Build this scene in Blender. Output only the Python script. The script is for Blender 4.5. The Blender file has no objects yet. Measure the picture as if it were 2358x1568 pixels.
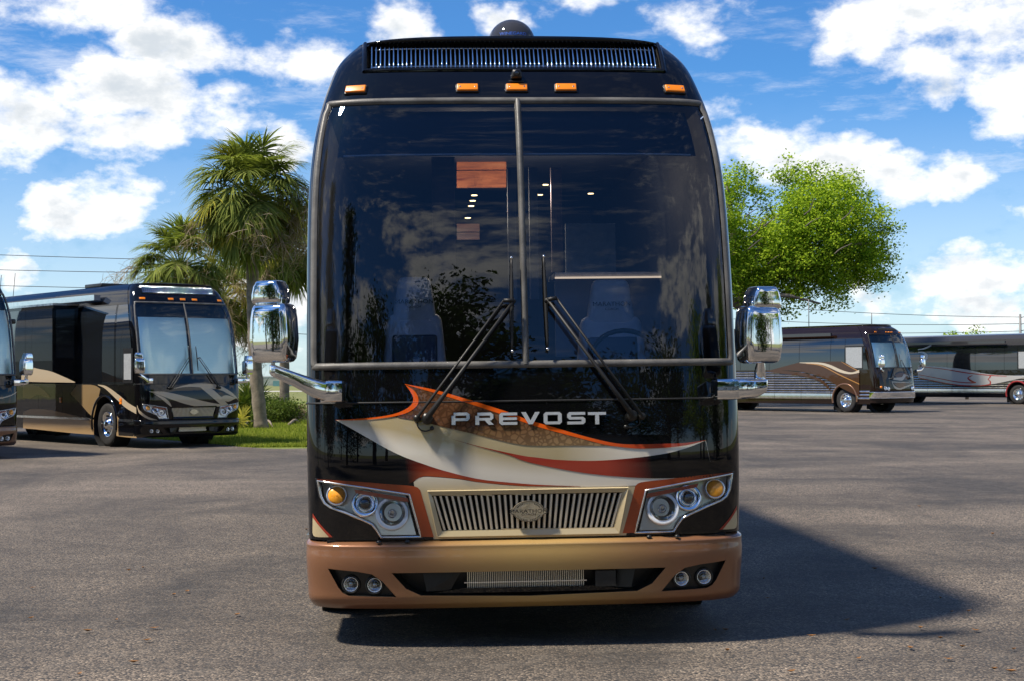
import bpy, bmesh, math, random
import numpy as np
from mathutils import Vector, Matrix
from mathutils.geometry import delaunay_2d_cdt

random.seed(11)
R = math.radians
sc = bpy.context.scene
COL = sc.collection

# ------------------------------------------------------------------ camera
FPX, CX, CY, HZ = 3535.0, 1179.0, 784.0, 866.0       # focal length and horizon of the photograph
CAM_H = 1.58
cam_data = bpy.data.cameras.new('camera')
cam = bpy.data.objects.new('camera', cam_data)
COL.objects.link(cam)
cam_data.sensor_width = 36.0
cam_data.lens = FPX / 2358.0 * 36.0
cam_data.clip_start = 0.1
cam_data.clip_end = 4000.0
PITCH = math.atan((HZ - CY) / FPX)
ROLL = R(-0.30)
CAM_M = Matrix.Translation((0, 0, CAM_H)) @ Matrix.Rotation(math.pi / 2 + PITCH, 4, 'X') @ Matrix.Rotation(ROLL, 4, 'Z')
cam.matrix_world = CAM_M
sc.camera = cam

def ray(u, v):
    return (CAM_M.to_3x3() @ Vector(((u - CX) / FPX, -(v - CY) / FPX, -1.0))).normalized()
def at(u, v, D):
    d = ray(u, v); return Vector((0, 0, CAM_H)) + d * (D / d.y)
def gnd(u, v):
    d = ray(u, v); return Vector((0, 0, CAM_H)) + d * (-CAM_H / d.z)

# ------------------------------------------------------------------ light
SUN_DIR = Vector((-0.60, -0.22, 1.0)).normalized()      # towards the sun: high and straight to the left
sun_data = bpy.data.lights.new('sun', 'SUN')
sun_data.energy = 3.1
sun_data.angle = R(5.0)
sun_data.color = (1.0, 0.91, 0.77)
sun = bpy.data.objects.new('sun', sun_data)
COL.objects.link(sun)
sun.rotation_euler = SUN_DIR.to_track_quat('Z', 'Y').to_euler()
sun.location = SUN_DIR * 60

vs = sc.view_settings
vs.view_transform = 'Standard'; vs.look = 'None'; vs.gamma = 1.0; vs.exposure = 1.02
vs.use_curve_mapping = False
sc.cycles.use_denoising = True
sc.cycles.max_bounces = 8
sc.cycles.glossy_bounces = 4
sc.cycles.transparent_max_bounces = 12
sc.cycles.caustics_reflective = False
sc.cycles.caustics_refractive = False
sc.cycles.sample_clamp_indirect = 6.0

# ------------------------------------------------------------------ node helper
class NT:
    def __init__(s, tree):
        s.t = tree; s.n = tree.nodes; s.l = tree.links
    def new(s, typ, **kw):
        n = s.n.new(typ)
        for k, v in kw.items():
            setattr(n, k, v)
        return n
    def put(s, sock, v):
        if isinstance(v, bpy.types.NodeSocket): s.l.new(v, sock)
        elif v is not None:
            if hasattr(sock.default_value, '__len__') and not hasattr(v, '__len__'): v = [v] * len(sock.default_value)
            if hasattr(sock.default_value, '__len__') and len(sock.default_value) == 4 and len(v) == 3: v = (*v, 1)
            sock.default_value = v
    def math(s, op, a, b=None, c=None, clamp=False):
        n = s.new('ShaderNodeMath', operation=op, use_clamp=clamp)
        s.put(n.inputs[0], a)
        if b is not None: s.put(n.inputs[1], b)
        if c is not None: s.put(n.inputs[2], c)
        return n.outputs[0]
    def vmath(s, op, a, b=None, scale=None):
        n = s.new('ShaderNodeVectorMath', operation=op)
        s.put(n.inputs[0], a)
        if b is not None: s.put(n.inputs[1], b)
        if scale is not None: s.put(n.inputs['Scale'], scale)
        return n.outputs['Value'] if op in ('DISTANCE', 'LENGTH', 'DOT_PRODUCT') else n.outputs[0]
    def mix(s, f, a, b, mode='MIX'):
        n = s.new('ShaderNodeMix', data_type='RGBA', blend_type=mode)
        s.put(n.inputs[0], f); s.put(n.inputs[6], a); s.put(n.inputs[7], b)
        return n.outputs[2]
    def ramp(s, f, stops):
        n = s.new('ShaderNodeValToRGB')
        el = n.color_ramp.elements
        while len(el) < len(stops): el.new(0.5)
        for e, (p, c) in zip(el, stops):
            e.position = p; e.color = (*c, 1) if hasattr(c, '__len__') else (c, c, c, 1)
        s.put(n.inputs[0], f)
        return n.outputs[0]
    def rng(s, v, a, b, c=0.0, d=1.0, smooth=True):
        n = s.new('ShaderNodeMapRange', interpolation_type='SMOOTHSTEP' if smooth else 'LINEAR')
        for k, x in zip(range(5), (v, a, b, c, d)): s.put(n.inputs[k], x)
        return n.outputs[0]
    def noise(s, vec, scale, detail=4, rough=0.55, dist=0.0, out='Fac'):
        n = s.new('ShaderNodeTexNoise')
        if vec is not None: s.put(n.inputs['Vector'], vec)
        n.inputs['Scale'].default_value = scale; n.inputs['Detail'].default_value = detail
        n.inputs['Roughness'].default_value = rough; n.inputs['Distortion'].default_value = dist
        return n.outputs[out]
    def voro(s, vec, scale, feature='F1', out='Distance'):
        n = s.new('ShaderNodeTexVoronoi', feature=feature)
        if vec is not None: s.put(n.inputs['Vector'], vec)
        n.inputs['Scale'].default_value = scale
        return n.outputs[out]
    def mapping(s, vec, scale=(1, 1, 1), rot=(0, 0, 0), loc=(0, 0, 0)):
        n = s.new('ShaderNodeMapping'); s.put(n.inputs[0], vec)
        n.inputs['Scale'].default_value = scale; n.inputs['Rotation'].default_value = rot; n.inputs['Location'].default_value = loc
        return n.outputs[0]
    def coord(s, kind='Object'):
        return s.new('ShaderNodeTexCoord').outputs[kind]

# ------------------------------------------------------------------ sky with cumulus
world = bpy.data.worlds.new('World'); sc.world = world; world.use_nodes = True
w = NT(world.node_tree); w.n.clear()
w_out = w.new('ShaderNodeOutputWorld'); w_bg = w.new('ShaderNodeBackground')
w.l.new(w_bg.outputs[0], w_out.inputs[0])
SKY_STRENGTH = 0.15
w_bg.inputs[1].default_value = SKY_STRENGTH
sky = w.new('ShaderNodeTexSky', sky_type='NISHITA', sun_disc=False)
sky.sun_elevation = math.asin(SUN_DIR.z); sky.sun_rotation = math.atan2(SUN_DIR.x, SUN_DIR.y)
sky.altitude = 0; sky.air_density = 1.0; sky.dust_density = 0.25; sky.ozone_density = 2.4
wdir = w.coord('Generated')
sep = w.new('ShaderNodeSeparateXYZ'); w.l.new(wdir, sep.inputs[0])
gam = w.new('ShaderNodeGamma'); w.l.new(sky.outputs[0], gam.inputs[0]); gam.inputs[1].default_value = 1.12
blue = w.mix(1.0, gam.outputs[0], (0.135, 0.262, 0.385), 'MULTIPLY')
STR = 1.7                                                # clouds lie wider than they are tall
def q_of(u, v):
    d = ray(u, v); return (d.x, d.y, d.z * STR)
q = w.vmath('MULTIPLY', wdir, (1, 1, STR))
warp = w.noise(q, 7.0, 5, 0.6, out='Color')
qw = w.vmath('ADD', q, w.vmath('SCALE', w.vmath('SUBTRACT', warp, (0.5, 0.5, 0.5)), scale=0.11))
BLOBS = [(330, 110, 60), (430, 115, 95), (560, 135, 95), (690, 140, 95), (790, 165, 60), (240, 215, 95), (350, 230, 100), (470, 250, 85), (60, 285, 105), (-60, 300, 110),
         (170, 305, 90), (290, 320, 80), (170, 470, 105), (260, 480, 85), (90, 455, 60), (930, 55, 75), (60, 605, 60), (650, 350, 60), (130, -5, 110),
         (1650, 265, 75), (1730, 330, 95), (1840, 390, 110), (1960, 400, 100), (2060, 420, 85), (2180, 415, 80), (1990, 70, 95), (2120, 40, 120), (2260, 95, 130), (2380, 150, 130),
         (2180, 200, 65), (1540, 20, 90), (1380, -5, 70), (2190, 630, 75), (2080, 680, 85), (2320, 650, 85), (2260, 730, 110), (1180, 60, 45), (640, 690, 120), (2440, 480, 70)]
tot = None
for (u, v, r) in BLOBS:
    dist = w.vmath('DISTANCE', qw, q_of(u, v))
    val = w.rng(dist, r * 2.5 / FPX, r * 0.2 / FPX)
    tot = val if tot is None else w.math('MAXIMUM', tot, val)
# beyond the frame the same kind of clouds go on over the whole sky
lowf = w.noise(w.vmath('ADD', q, (3.1, 1.7, 0.4)), 4.2, 2, 0.5)
broad = w.math('MULTIPLY', w.rng(lowf, 0.44, 0.62), w.rng(sep.outputs['Z'], 0.88, 0.22))   # cumulus crowd towards the horizon
front = w.rng(sep.outputs['Y'], 0.90, 0.945)
infield = w.math('MULTIPLY', front, w.rng(sep.outputs['Z'], 0.40, 0.30))
bias = w.math('ADD', w.math('MULTIPLY', tot, infield), w.math('MULTIPLY', broad, w.math('SUBTRACT', 1.0, infield)))
def cloud_density(vec):
    f1 = w.noise(vec, 15.0, 10, 0.62)
    f2 = w.noise(vec, 42.0, 4, 0.6)
    return w.math('ADD', w.math('MULTIPLY', f1, 0.75), w.math('MULTIPLY', f2, 0.25))
dens0 = cloud_density(q)
dens_up = cloud_density(w.vmath('ADD', q, (-0.010, -0.003, 0.020)))
dens = w.math('ADD', w.math('MULTIPLY', bias, 0.66), w.math('MULTIPLY', w.math('SUBTRACT', dens0, 0.665), 2.1))
alpha = w.rng(dens, -0.15, 0.34)
wisp = w.math('MULTIPLY', w.rng(w.noise(w.mapping(q, (2.5, 2.5, 7.0), (0, 0.35, 0)), 3.0, 7, 0.68), 0.50, 0.80), 0.55)
hazeband = w.math('MULTIPLY', w.rng(sep.outputs['Z'], 0.20, -0.01), 0.42)
cover = w.math('MAXIMUM', w.math('MAXIMUM', alpha, wisp), hazeband)
light = w.math('ADD', w.math('MULTIPLY', w.math('SUBTRACT', dens0, dens_up), 2.6), w.math('MULTIPLY', w.rng(dens, 0.62, 0.02), 0.75))
shade = w.rng(light, -0.05, 0.72)
cl_col = w.mix(shade, (2.3, 2.50, 2.70), (4.2, 4.12, 4.0))
w.l.new(w.mix(cover, blue, cl_col), w_bg.inputs[0])

# ------------------------------------------------------------------ materials
MATS = {}
def new_mat(name):
    m = bpy.data.materials.new(name); m.use_nodes = True
    t = NT(m.node_tree); b = t.n['Principled BSDF']
    MATS[name] = m
    return m, t, b
def solid(name, col, rough=0.5, metal=0.0, coat=0.0, ior=1.5, var=0.0, vscale=20.0, bump=0.0, bscale=60.0, emit=None, estr=0.0, coat_rough=0.02, spec=None):
    m, t, b = new_mat(name)
    b.inputs['Base Color'].default_value = (*col, 1)
    b.inputs['Roughness'].default_value = rough; b.inputs['Metallic'].default_value = metal
    b.inputs['Coat Weight'].default_value = coat; b.inputs['Coat Roughness'].default_value = coat_rough; b.inputs['IOR'].default_value = ior
    if spec is not None: b.inputs['Specular IOR Level'].default_value = spec
    co = None
    if var or bump: co = t.coord('Object')
    if var:
        f = t.noise(co, vscale, 5, 0.6)
        t.put(b.inputs['Base Color'], t.mix(t.rng(f, 0.3, 0.7), [c * (1 - var) for c in col], [min(1, c * (1 + var)) for c in col]))
        t.put(b.inputs['Roughness'], t.rng(f, 0.2, 0.8, max(0.0, rough - 0.06), rough + 0.06))
    if bump:
        bn = t.new('ShaderNodeBump'); bn.inputs['Strength'].default_value = bump; bn.inputs['Distance'].default_value = 0.01
        t.put(bn.inputs['Height'], t.noise(co, bscale, 4, 0.6)); t.l.new(bn.outputs[0], b.inputs['Normal'])
    if emit:
        b.inputs['Emission Color'].default_value = (*emit, 1); b.inputs['Emission Strength'].default_value = estr
    return m

def paint(name, col=None, attr=False, rough=0.30, flake=0.0, ripple=0.012, coat=1.0):
    """Gloss coach paint: colour (or per-point colour) under a clear coat with a faint orange-peel ripple."""
    m, t, b = new_mat(name)
    co = t.coord('Object')
    if attr:
        a = t.new('ShaderNodeAttribute', attribute_name='Col'); colour = a.outputs['Color']
    else:
        colour = col
    dirt = t.noise(co, 2.3, 6, 0.65)
    t.put(b.inputs['Base Color'], t.mix(t.math('MULTIPLY', t.rng(dirt, 0.5, 0.85), 0.018), colour if not isinstance(colour, tuple) else (*colour, 1), (0.20, 0.18, 0.15, 1)))
    b.inputs['Metallic'].default_value = flake
    b.inputs['Roughness'].default_value = rough
    b.inputs['Specular IOR Level'].default_value = 0.0 if flake == 0 else 0.3
    b.inputs['Coat Weight'].default_value = coat
    b.inputs['Coat IOR'].default_value = 1.5
    t.put(b.inputs['Coat Roughness'], t.rng(dirt, 0.35, 0.8, 0.008, 0.04))
    bn = t.new('ShaderNodeBump'); bn.inputs['Strength'].default_value = ripple; bn.inputs['Distance'].default_value = 0.05
    t.put(bn.inputs['Height'], t.noise(co, 5.0, 2, 0.4)); t.l.new(bn.outputs[0], b.inputs['Coat Normal'])
    return m

paint('black_paint', (0.004, 0.004, 0.005))
paint('graphic_paint', attr=True, rough=0.33)
paint('bronze_paint', attr=True, rough=0.36, flake=0.25, coat=0.6)
paint('brown_paint', (0.014, 0.007, 0.005))
paint('tan_paint', (0.34, 0.24, 0.13), flake=0.3)
paint('bronze_side', (0.20, 0.10, 0.055), flake=0.4)
paint('red_paint', (0.30, 0.03, 0.03))
paint('smoke_paint', (0.045, 0.045, 0.05))
solid('chrome', (0.83, 0.84, 0.85), 0.035, 1.0)
solid('chrome_soft', (0.78, 0.78, 0.77), 0.14, 1.0, var=0.08, vscale=9)
solid('stainless', (0.62, 0.60, 0.57), 0.20, 1.0, var=0.10, vscale=3)
solid('gold_chrome', (0.88, 0.80, 0.63), 0.25, 0.45)
solid('rubber_grey', (0.125, 0.120, 0.110), 0.42, var=0.30, vscale=6, bump=0.15, bscale=90)
solid('rubber_black', (0.012, 0.012, 0.012), 0.55, var=0.2, vscale=14)
solid('tyre_rubber', (0.022, 0.021, 0.020), 0.78, var=0.35, vscale=9, bump=0.3, bscale=55)
solid('plastic_black', (0.012, 0.012, 0.011), 0.38, var=0.3, vscale=11, bump=0.08, bscale=250)
solid('wiper_black', (0.008, 0.008, 0.008), 0.55)
solid('under_black', (0.006, 0.006, 0.006), 0.9)
solid('amber_lens', (1.0, 0.27, 0.008), 0.3, coat=0.15)
solid('lamp_silver', (0.97, 0.97, 0.96), 0.20, 0.30)
solid('red_reflector', (0.55, 0.075, 0.03), 0.2, coat=1.0)
solid('bulb_grey', (0.55, 0.53, 0.50), 0.15, 0.7)
solid('dark_glass', (0.010, 0.012, 0.015), 0.03, ior=1.7, coat=0.6)
solid('silver_trim', (0.72, 0.72, 0.70), 0.22, 0.85)
solid('seat_leather', (0.78, 0.76, 0.72), 0.5, var=0.08, vscale=8)
solid('seat_dark', (0.12, 0.13, 0.16), 0.6)
solid('interior_dark', (0.020, 0.024, 0.032), 0.7, var=0.2, vscale=3)
solid('interior_grey', (0.22, 0.22, 0.24), 0.6, var=0.1, vscale=4)
solid('curtain', (0.16, 0.12, 0.13), 0.8, var=0.2, vscale=6)
solid('spot_lamp', (1, 0.8, 0.5), 0.4, emit=(1.0, 0.66, 0.28), estr=1.6)
solid('counter_glow', (0.8, 0.6, 0.4), 0.4, emit=(1.0, 0.70, 0.42), estr=0.5)
solid('counter_stone', (0.55, 0.54, 0.50), 0.25, var=0.1)
solid('emblem_gold', (0.60, 0.50, 0.34), 0.34, 0.75, var=0.18, vscale=40, bump=0.3, bscale=80)
solid('emblem_ink', (0.012, 0.012, 0.014), 0.4)
solid('blue_ink', (0.03, 0.14, 0.65), 0.4)
solid('chrome_letter', (0.92, 0.92, 0.90), 0.22, 0.6)
solid('blind_grey', (0.36, 0.38, 0.39), 0.7, var=0.1)

def wood_mat():
    m, t, b = new_mat('wood_veneer'); co = t.coord('Object')
    n = t.noise(t.mapping(co, (1.2, 1.2, 9.0), (0, 0.25, 0)), 2.2, 7, 0.65, 0.8)
    t.put(b.inputs['Base Color'], t.ramp(n, [(0.3, (0.16, 0.035, 0.012)), (0.55, (0.50, 0.16, 0.055)), (0.75, (0.62, 0.24, 0.09))]))
    b.inputs['Roughness'].default_value = 0.3
wood_mat()

def glass(name, tint, f0=1.75, gain=1.0):
    """Flat pane: tinted see-through plus a mirror reflection that grows towards grazing angles."""
    m = bpy.data.materials.new(name); m.use_nodes = True; MATS[name] = m
    t = NT(m.node_tree); t.n.clear()
    o = t.new('ShaderNodeOutputMaterial'); mx = t.new('ShaderNodeMixShader')
    tr = t.new('ShaderNodeBsdfTransparent'); tr.inputs[0].default_value = (*tint, 1)
    gl = t.new('ShaderNodeBsdfGlossy'); gl.inputs['Roughness'].default_value = 0.006; gl.inputs[0].default_value = (0.95, 0.97, 1.0, 1)
    fr = t.new('ShaderNodeFresnel'); fr.inputs[0].default_value = f0
    co = t.coord('Object')
    bn = t.new('ShaderNodeBump'); bn.inputs['Strength'].default_value = 0.02; bn.inputs['Distance'].default_value = 0.05
    t.put(bn.inputs['Height'], t.noise(co, 2.2, 2, 0.4)); t.l.new(bn.outputs[0], gl.inputs['Normal'])
    t.put(mx.inputs[0], t.math('MULTIPLY', fr.outputs[0], gain, clamp=True))
    t.l.new(tr.outputs[0], mx.inputs[1]); t.l.new(gl.outputs[0], mx.inputs[2]); t.l.new(mx.outputs[0], o.inputs[0])
glass('windshield_glass', (0.58, 0.66, 0.82), 1.62)
glass('sunband_glass', (0.05, 0.06, 0.10), 1.85)
glass('aqua_glass', (0.84, 0.99, 0.98), 1.6)
glass('clear_cover', (0.95, 0.96, 0.97), 1.42)
glass('fog_lens', (0.85, 0.87, 0.88), 1.6)

def turn_lens():
    m, t, b = new_mat('turn_lens'); co = t.coord('Object')
    v = t.voro(co, 62.0)
    t.put(b.inputs['Base Color'], t.mix(t.rng(v, 0.12, 0.24), (0.45, 0.10, 0.006), (1.0, 0.40, 0.02)))
    b.inputs['Roughness'].default_value = 0.25; b.inputs['Coat Weight'].default_value = 0.7
turn_lens()

def shade_mat():
    m, t, b = new_mat('pleated_shade'); co = t.coord('Object')
    wv = t.new('ShaderNodeTexWave', bands_direction='Z'); t.put(wv.inputs[0], co); wv.inputs['Scale'].default_value = 9.0; wv.inputs['Distortion'].default_value = 0.2
    t.put(b.inputs['Base Color'], t.mix(t.rng(wv.outputs['Fac'], 0.2, 0.9), (0.90, 0.95, 0.95), (0.97, 0.98, 0.98)))
    b.inputs['Roughness'].default_value = 0.34; b.inputs['Metallic'].default_value = 0.55
shade_mat()

def snake_mat():
    m, t, b = new_mat('snakeskin_paint'); co = t.coord('Object')
    a = t.new('ShaderNodeAttribute', attribute_name='Col')
    d = t.voro(co, 31.0, 'DISTANCE_TO_EDGE')
    f = t.math('MULTIPLY', t.rng(d, 0.05, 0.20), 0.75)
    fade = t.new('ShaderNodeSeparateColor'); t.l.new(a.outputs['Color'], fade.inputs[0])
    t.put(b.inputs['Base Color'], t.mix(f, t.mix(0.55, a.outputs['Color'], (0.03, 0.012, 0.007)), a.outputs['Color']))
    b.inputs['Roughness'].default_value = 0.33; b.inputs['Coat Weight'].default_value = 1.0; b.inputs['Coat Roughness'].default_value = 0.012; b.inputs['Coat IOR'].default_value = 1.5; b.inputs['Specular IOR Level'].default_value = 0.0
snake_mat()

def asphalt_mat():
    m, t, b = new_mat('asphalt'); co = t.coord('Object')
    flat = t.mapping(co, (1, 1, 0))
    big = t.noise(flat, 0.085, 5, 0.6, 0.6)
    mid = t.noise(t.mapping(co, (1.0, 0.55, 0), (0, 0, 0.5)), 0.42, 6, 0.66, 0.9)
    fine = t.noise(flat, 5.0, 4, 0.6)
    stone = t.voro(flat, 68.0, out='Color')
    sep_ = t.new('ShaderNodeSeparateColor'); t.l.new(stone, sep_.inputs[0])
    dist = t.voro(flat, 68.0)
    grit = t.noise(flat, 150.0, 3, 0.7)
    swirl = t.noise(t.mapping(co, (0.30, 1.0, 0), (0, 0, -0.22)), 0.30, 5, 0.6, 1.6)
    lay = t.rng(t.math('ADD', t.math('ADD', t.math('MULTIPLY', big, 0.30), t.math('MULTIPLY', mid, 0.40)), t.math('MULTIPLY', swirl, 0.30)), 0.418, 0.585, smooth=False)
    base = t.ramp(lay, [(0.0, (0.055, 0.047, 0.040)), (0.30, (0.110, 0.090, 0.072)), (0.62, (0.166, 0.136, 0.107)), (1.0, (0.250, 0.204, 0.160))])
    stone_c = t.ramp(sep_.outputs[0], [(0.0, (0.38, 0.37, 0.36)), (0.35, (0.80, 0.78, 0.76)), (0.72, (1.15, 1.12, 1.06)), (0.93, (1.55, 1.50, 1.42)), (1.0, (2.3, 2.25, 2.1))])
    c = t.mix(1.0, base, stone_c, 'MULTIPLY')
    c = t.mix(t.rng(dist, 0.38, 0.75), c, (0.035, 0.033, 0.031))
    c = t.mix(t.math('MULTIPLY', t.rng(fine, 0.45, 0.75), 0.22), c, (0.22, 0.19, 0.155))
    cr = t.voro(t.vmath('ADD', flat, t.vmath('SCALE', t.noise(flat, 0.9, 5, 0.7, out='Color'), scale=1.5)), 0.16, 'DISTANCE_TO_EDGE')
    crack = t.math('MULTIPLY', t.rng(cr, 0.0016, 0.0004), t.rng(t.noise(flat, 0.21, 2), 0.52, 0.60))
    c = t.mix(t.math('MULTIPLY', crack, 0.8), c, (0.02, 0.019, 0.018))
    t.put(b.inputs['Base Color'], c)
    t.put(b.inputs['Roughness'], t.rng(grit, 0.2, 0.8, 0.72, 0.95))
    bn = t.new('ShaderNodeBump'); bn.inputs['Strength'].default_value = 0.55; bn.inputs['Distance'].default_value = 0.008
    t.put(bn.inputs['Height'], t.math('ADD', t.math('MULTIPLY', t.rng(dist, 0.7, 0.0), 0.8), t.math('MULTIPLY', grit, 0.5)))
    t.l.new(bn.outputs[0], b.inputs['Normal'])
asphalt_mat()

def ground_mat(name, c0, c1, c2, sc0=0.25):
    m, t, b = new_mat(name); co = t.coord('Object')
    n = t.noise(co, sc0, 7, 0.7, 0.4); n2 = t.noise(co, 9.0, 4, 0.7)
    t.put(b.inputs['Base Color'], t.ramp(t.math('ADD', t.math('MULTIPLY', n, 0.6), t.math('MULTIPLY', n2, 0.4)), [(0.35, c0), (0.5, c1), (0.66, c2)]))
    b.inputs['Roughness'].default_value = 0.95
    bn = t.new('ShaderNodeBump'); bn.inputs['Strength'].default_value = 0.6; bn.inputs['Distance'].default_value = 0.05
    t.put(bn.inputs['Height'], n2); t.l.new(bn.outputs[0], b.inputs['Normal'])
ground_mat('turf', (0.10, 0.14, 0.024), (0.18, 0.22, 0.040), (0.27, 0.27, 0.075))
ground_mat('field', (0.12, 0.15, 0.035), (0.17, 0.18, 0.05), (0.23, 0.215, 0.08), 0.05)

def leaf_mat(name, c0, c1, trans=0.35):
    """Thin leaf: object-random and position noise between two greens, lets part of the light through."""
    m = bpy.data.materials.new(name); m.use_nodes = True; MATS[name] = m
    t = NT(m.node_tree); t.n.clear()
    o = t.new('ShaderNodeOutputMaterial'); mx = t.new('ShaderNodeMixShader')
    df = t.new('ShaderNodeBsdfDiffuse'); tl = t.new('ShaderNodeBsdfTranslucent')
    co = t.coord('Object')
    a = t.new('ShaderNodeAttribute', attribute_name='Col')
    f = t.math('ADD', t.math('MULTIPLY', t.noise(co, 0.8, 3, 0.6), 0.5), t.math('MULTIPLY', a.outputs['Fac'], 0.5))
    c = t.mix(t.rng(f, 0.3, 0.72), c0, c1)
    t.put(df.inputs[0], c); t.put(tl.inputs[0], t.mix(1.0, c, (1.15, 1.25, 0.6), 'MULTIPLY'))
    mx.inputs[0].default_value = trans
    t.l.new(df.outputs[0], mx.inputs[1]); t.l.new(tl.outputs[0], mx.inputs[2]); t.l.new(mx.outputs[0], o.inputs[0])
leaf_mat('oak_leaf', (0.12, 0.215, 0.018), (0.46, 0.58, 0.05), 0.45)
leaf_mat('dark_leaf', (0.035, 0.065, 0.018), (0.085, 0.13, 0.03), 0.3)
leaf_mat('palm_leaf', (0.105, 0.140, 0.032), (0.31, 0.34, 0.085), 0.38)
leaf_mat('palm_leaf_yellow', (0.20, 0.20, 0.035), (0.42, 0.37, 0.06), 0.3)
leaf_mat('palm_dead', (0.22, 0.155, 0.10), (0.46, 0.37, 0.27), 0.2)
leaf_mat('grass_blade', (0.16, 0.21, 0.030), (0.36, 0.38, 0.08), 0.4)
leaf_mat('shrub_leaf', (0.06, 0.10, 0.022), (0.16, 0.20, 0.05), 0.3)
solid('oak_bark', (0.16, 0.135, 0.11), 0.9, var=0.35, vscale=3, bump=0.8, bscale=8)
solid('palm_bark', (0.20, 0.165, 0.125), 0.95, var=0.35, vscale=4, bump=1.0, bscale=14)
solid('dry_leaf', (0.26, 0.12, 0.035), 0.8, var=0.3, vscale=30)
solid('dead_wood', (0.24, 0.19, 0.14), 0.9, var=0.3, vscale=7)
solid('wire_dark', (0.03, 0.03, 0.035), 0.6)
solid('pole_metal', (0.22, 0.22, 0.22), 0.6, 0.3, var=0.2, vscale=2)
solid('concrete', (0.50, 0.48, 0.44), 0.9, var=0.12, vscale=1.5)
solid('fence_white', (0.62, 0.64, 0.62), 0.7, var=0.08, vscale=1.0)
solid('fence_panel', (0.34, 0.37, 0.32), 0.8, var=0.2, vscale=0.8)
solid('teal_panel', (0.12, 0.26, 0.26), 0.5, var=0.15, vscale=0.6)
solid('white_wall', (0.72, 0.71, 0.68), 0.75, var=0.06, vscale=1.0)

# ------------------------------------------------------------------ mesh helpers
def link(name, me, mat=None, parent=None):
    if mat is not None:
        for x in (mat if isinstance(mat, (list, tuple)) else [mat]): me.materials.append(MATS[x])
    o = bpy.data.objects.new(name, me); COL.objects.link(o)
    if parent is not None: o.parent = parent
    return o
def mk(name, verts, faces, mat, parent=None, smooth=True, normals=None, cols=None, mi=None):
    me = bpy.data.meshes.new(name)
    if normals is not None and len(normals) == len(verts):            # wind every face to agree with its surface normal
        V = np.array([tuple(v) for v in verts]); N_ = np.array([tuple(n) for n in normals]); fixed = []
        for f in faces:
            g = np.cross(V[f[1]] - V[f[0]], V[f[-1]] - V[f[0]])
            if len(f) > 3 and np.dot(g, g) < 1e-16: g = np.cross(V[f[2]] - V[f[1]], V[f[0]] - V[f[1]])
            fixed.append(tuple(f) if np.dot(g, N_[f[0]]) >= 0 else tuple(f)[::-1])
        faces = fixed
    me.from_pydata([tuple(v) for v in verts], [], faces)
    if cols is not None:
        a = me.color_attributes.new('Col', 'FLOAT_COLOR', 'POINT')
        a.data.foreach_set('color', np.array([(*c[:3], 1.0) for c in cols], dtype=np.float32).ravel())
    if smooth: me.polygons.foreach_set('use_smooth', [True] * len(me.polygons))
    if mi is not None: me.polygons.foreach_set('material_index', mi)
    me.update()
    if normals is not None and len(normals) == len(me.vertices):
        me.normals_split_custom_set_from_vertices([tuple(n) for n in normals])
    return link(name, me, mat, parent)
def tag(o, label, cat=None, group=None, kind=None):
    o['label'] = label
    if cat: o['category'] = cat
    if group: o['group'] = group
    if kind: o['kind'] = kind
    return o
def empty(name, loc=(0, 0, 0), rz=0.0):
    o = bpy.data.objects.new(name, None); o.empty_display_size = 0.2
    COL.objects.link(o); o.location = loc; o.rotation_euler = (0, 0, rz)
    return o
def copy_tree(o, parent=None):
    c = o.copy(); COL.objects.link(c); c.parent = parent
    for ch in list(o.children): copy_tree(ch, c)
    return c

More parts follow.
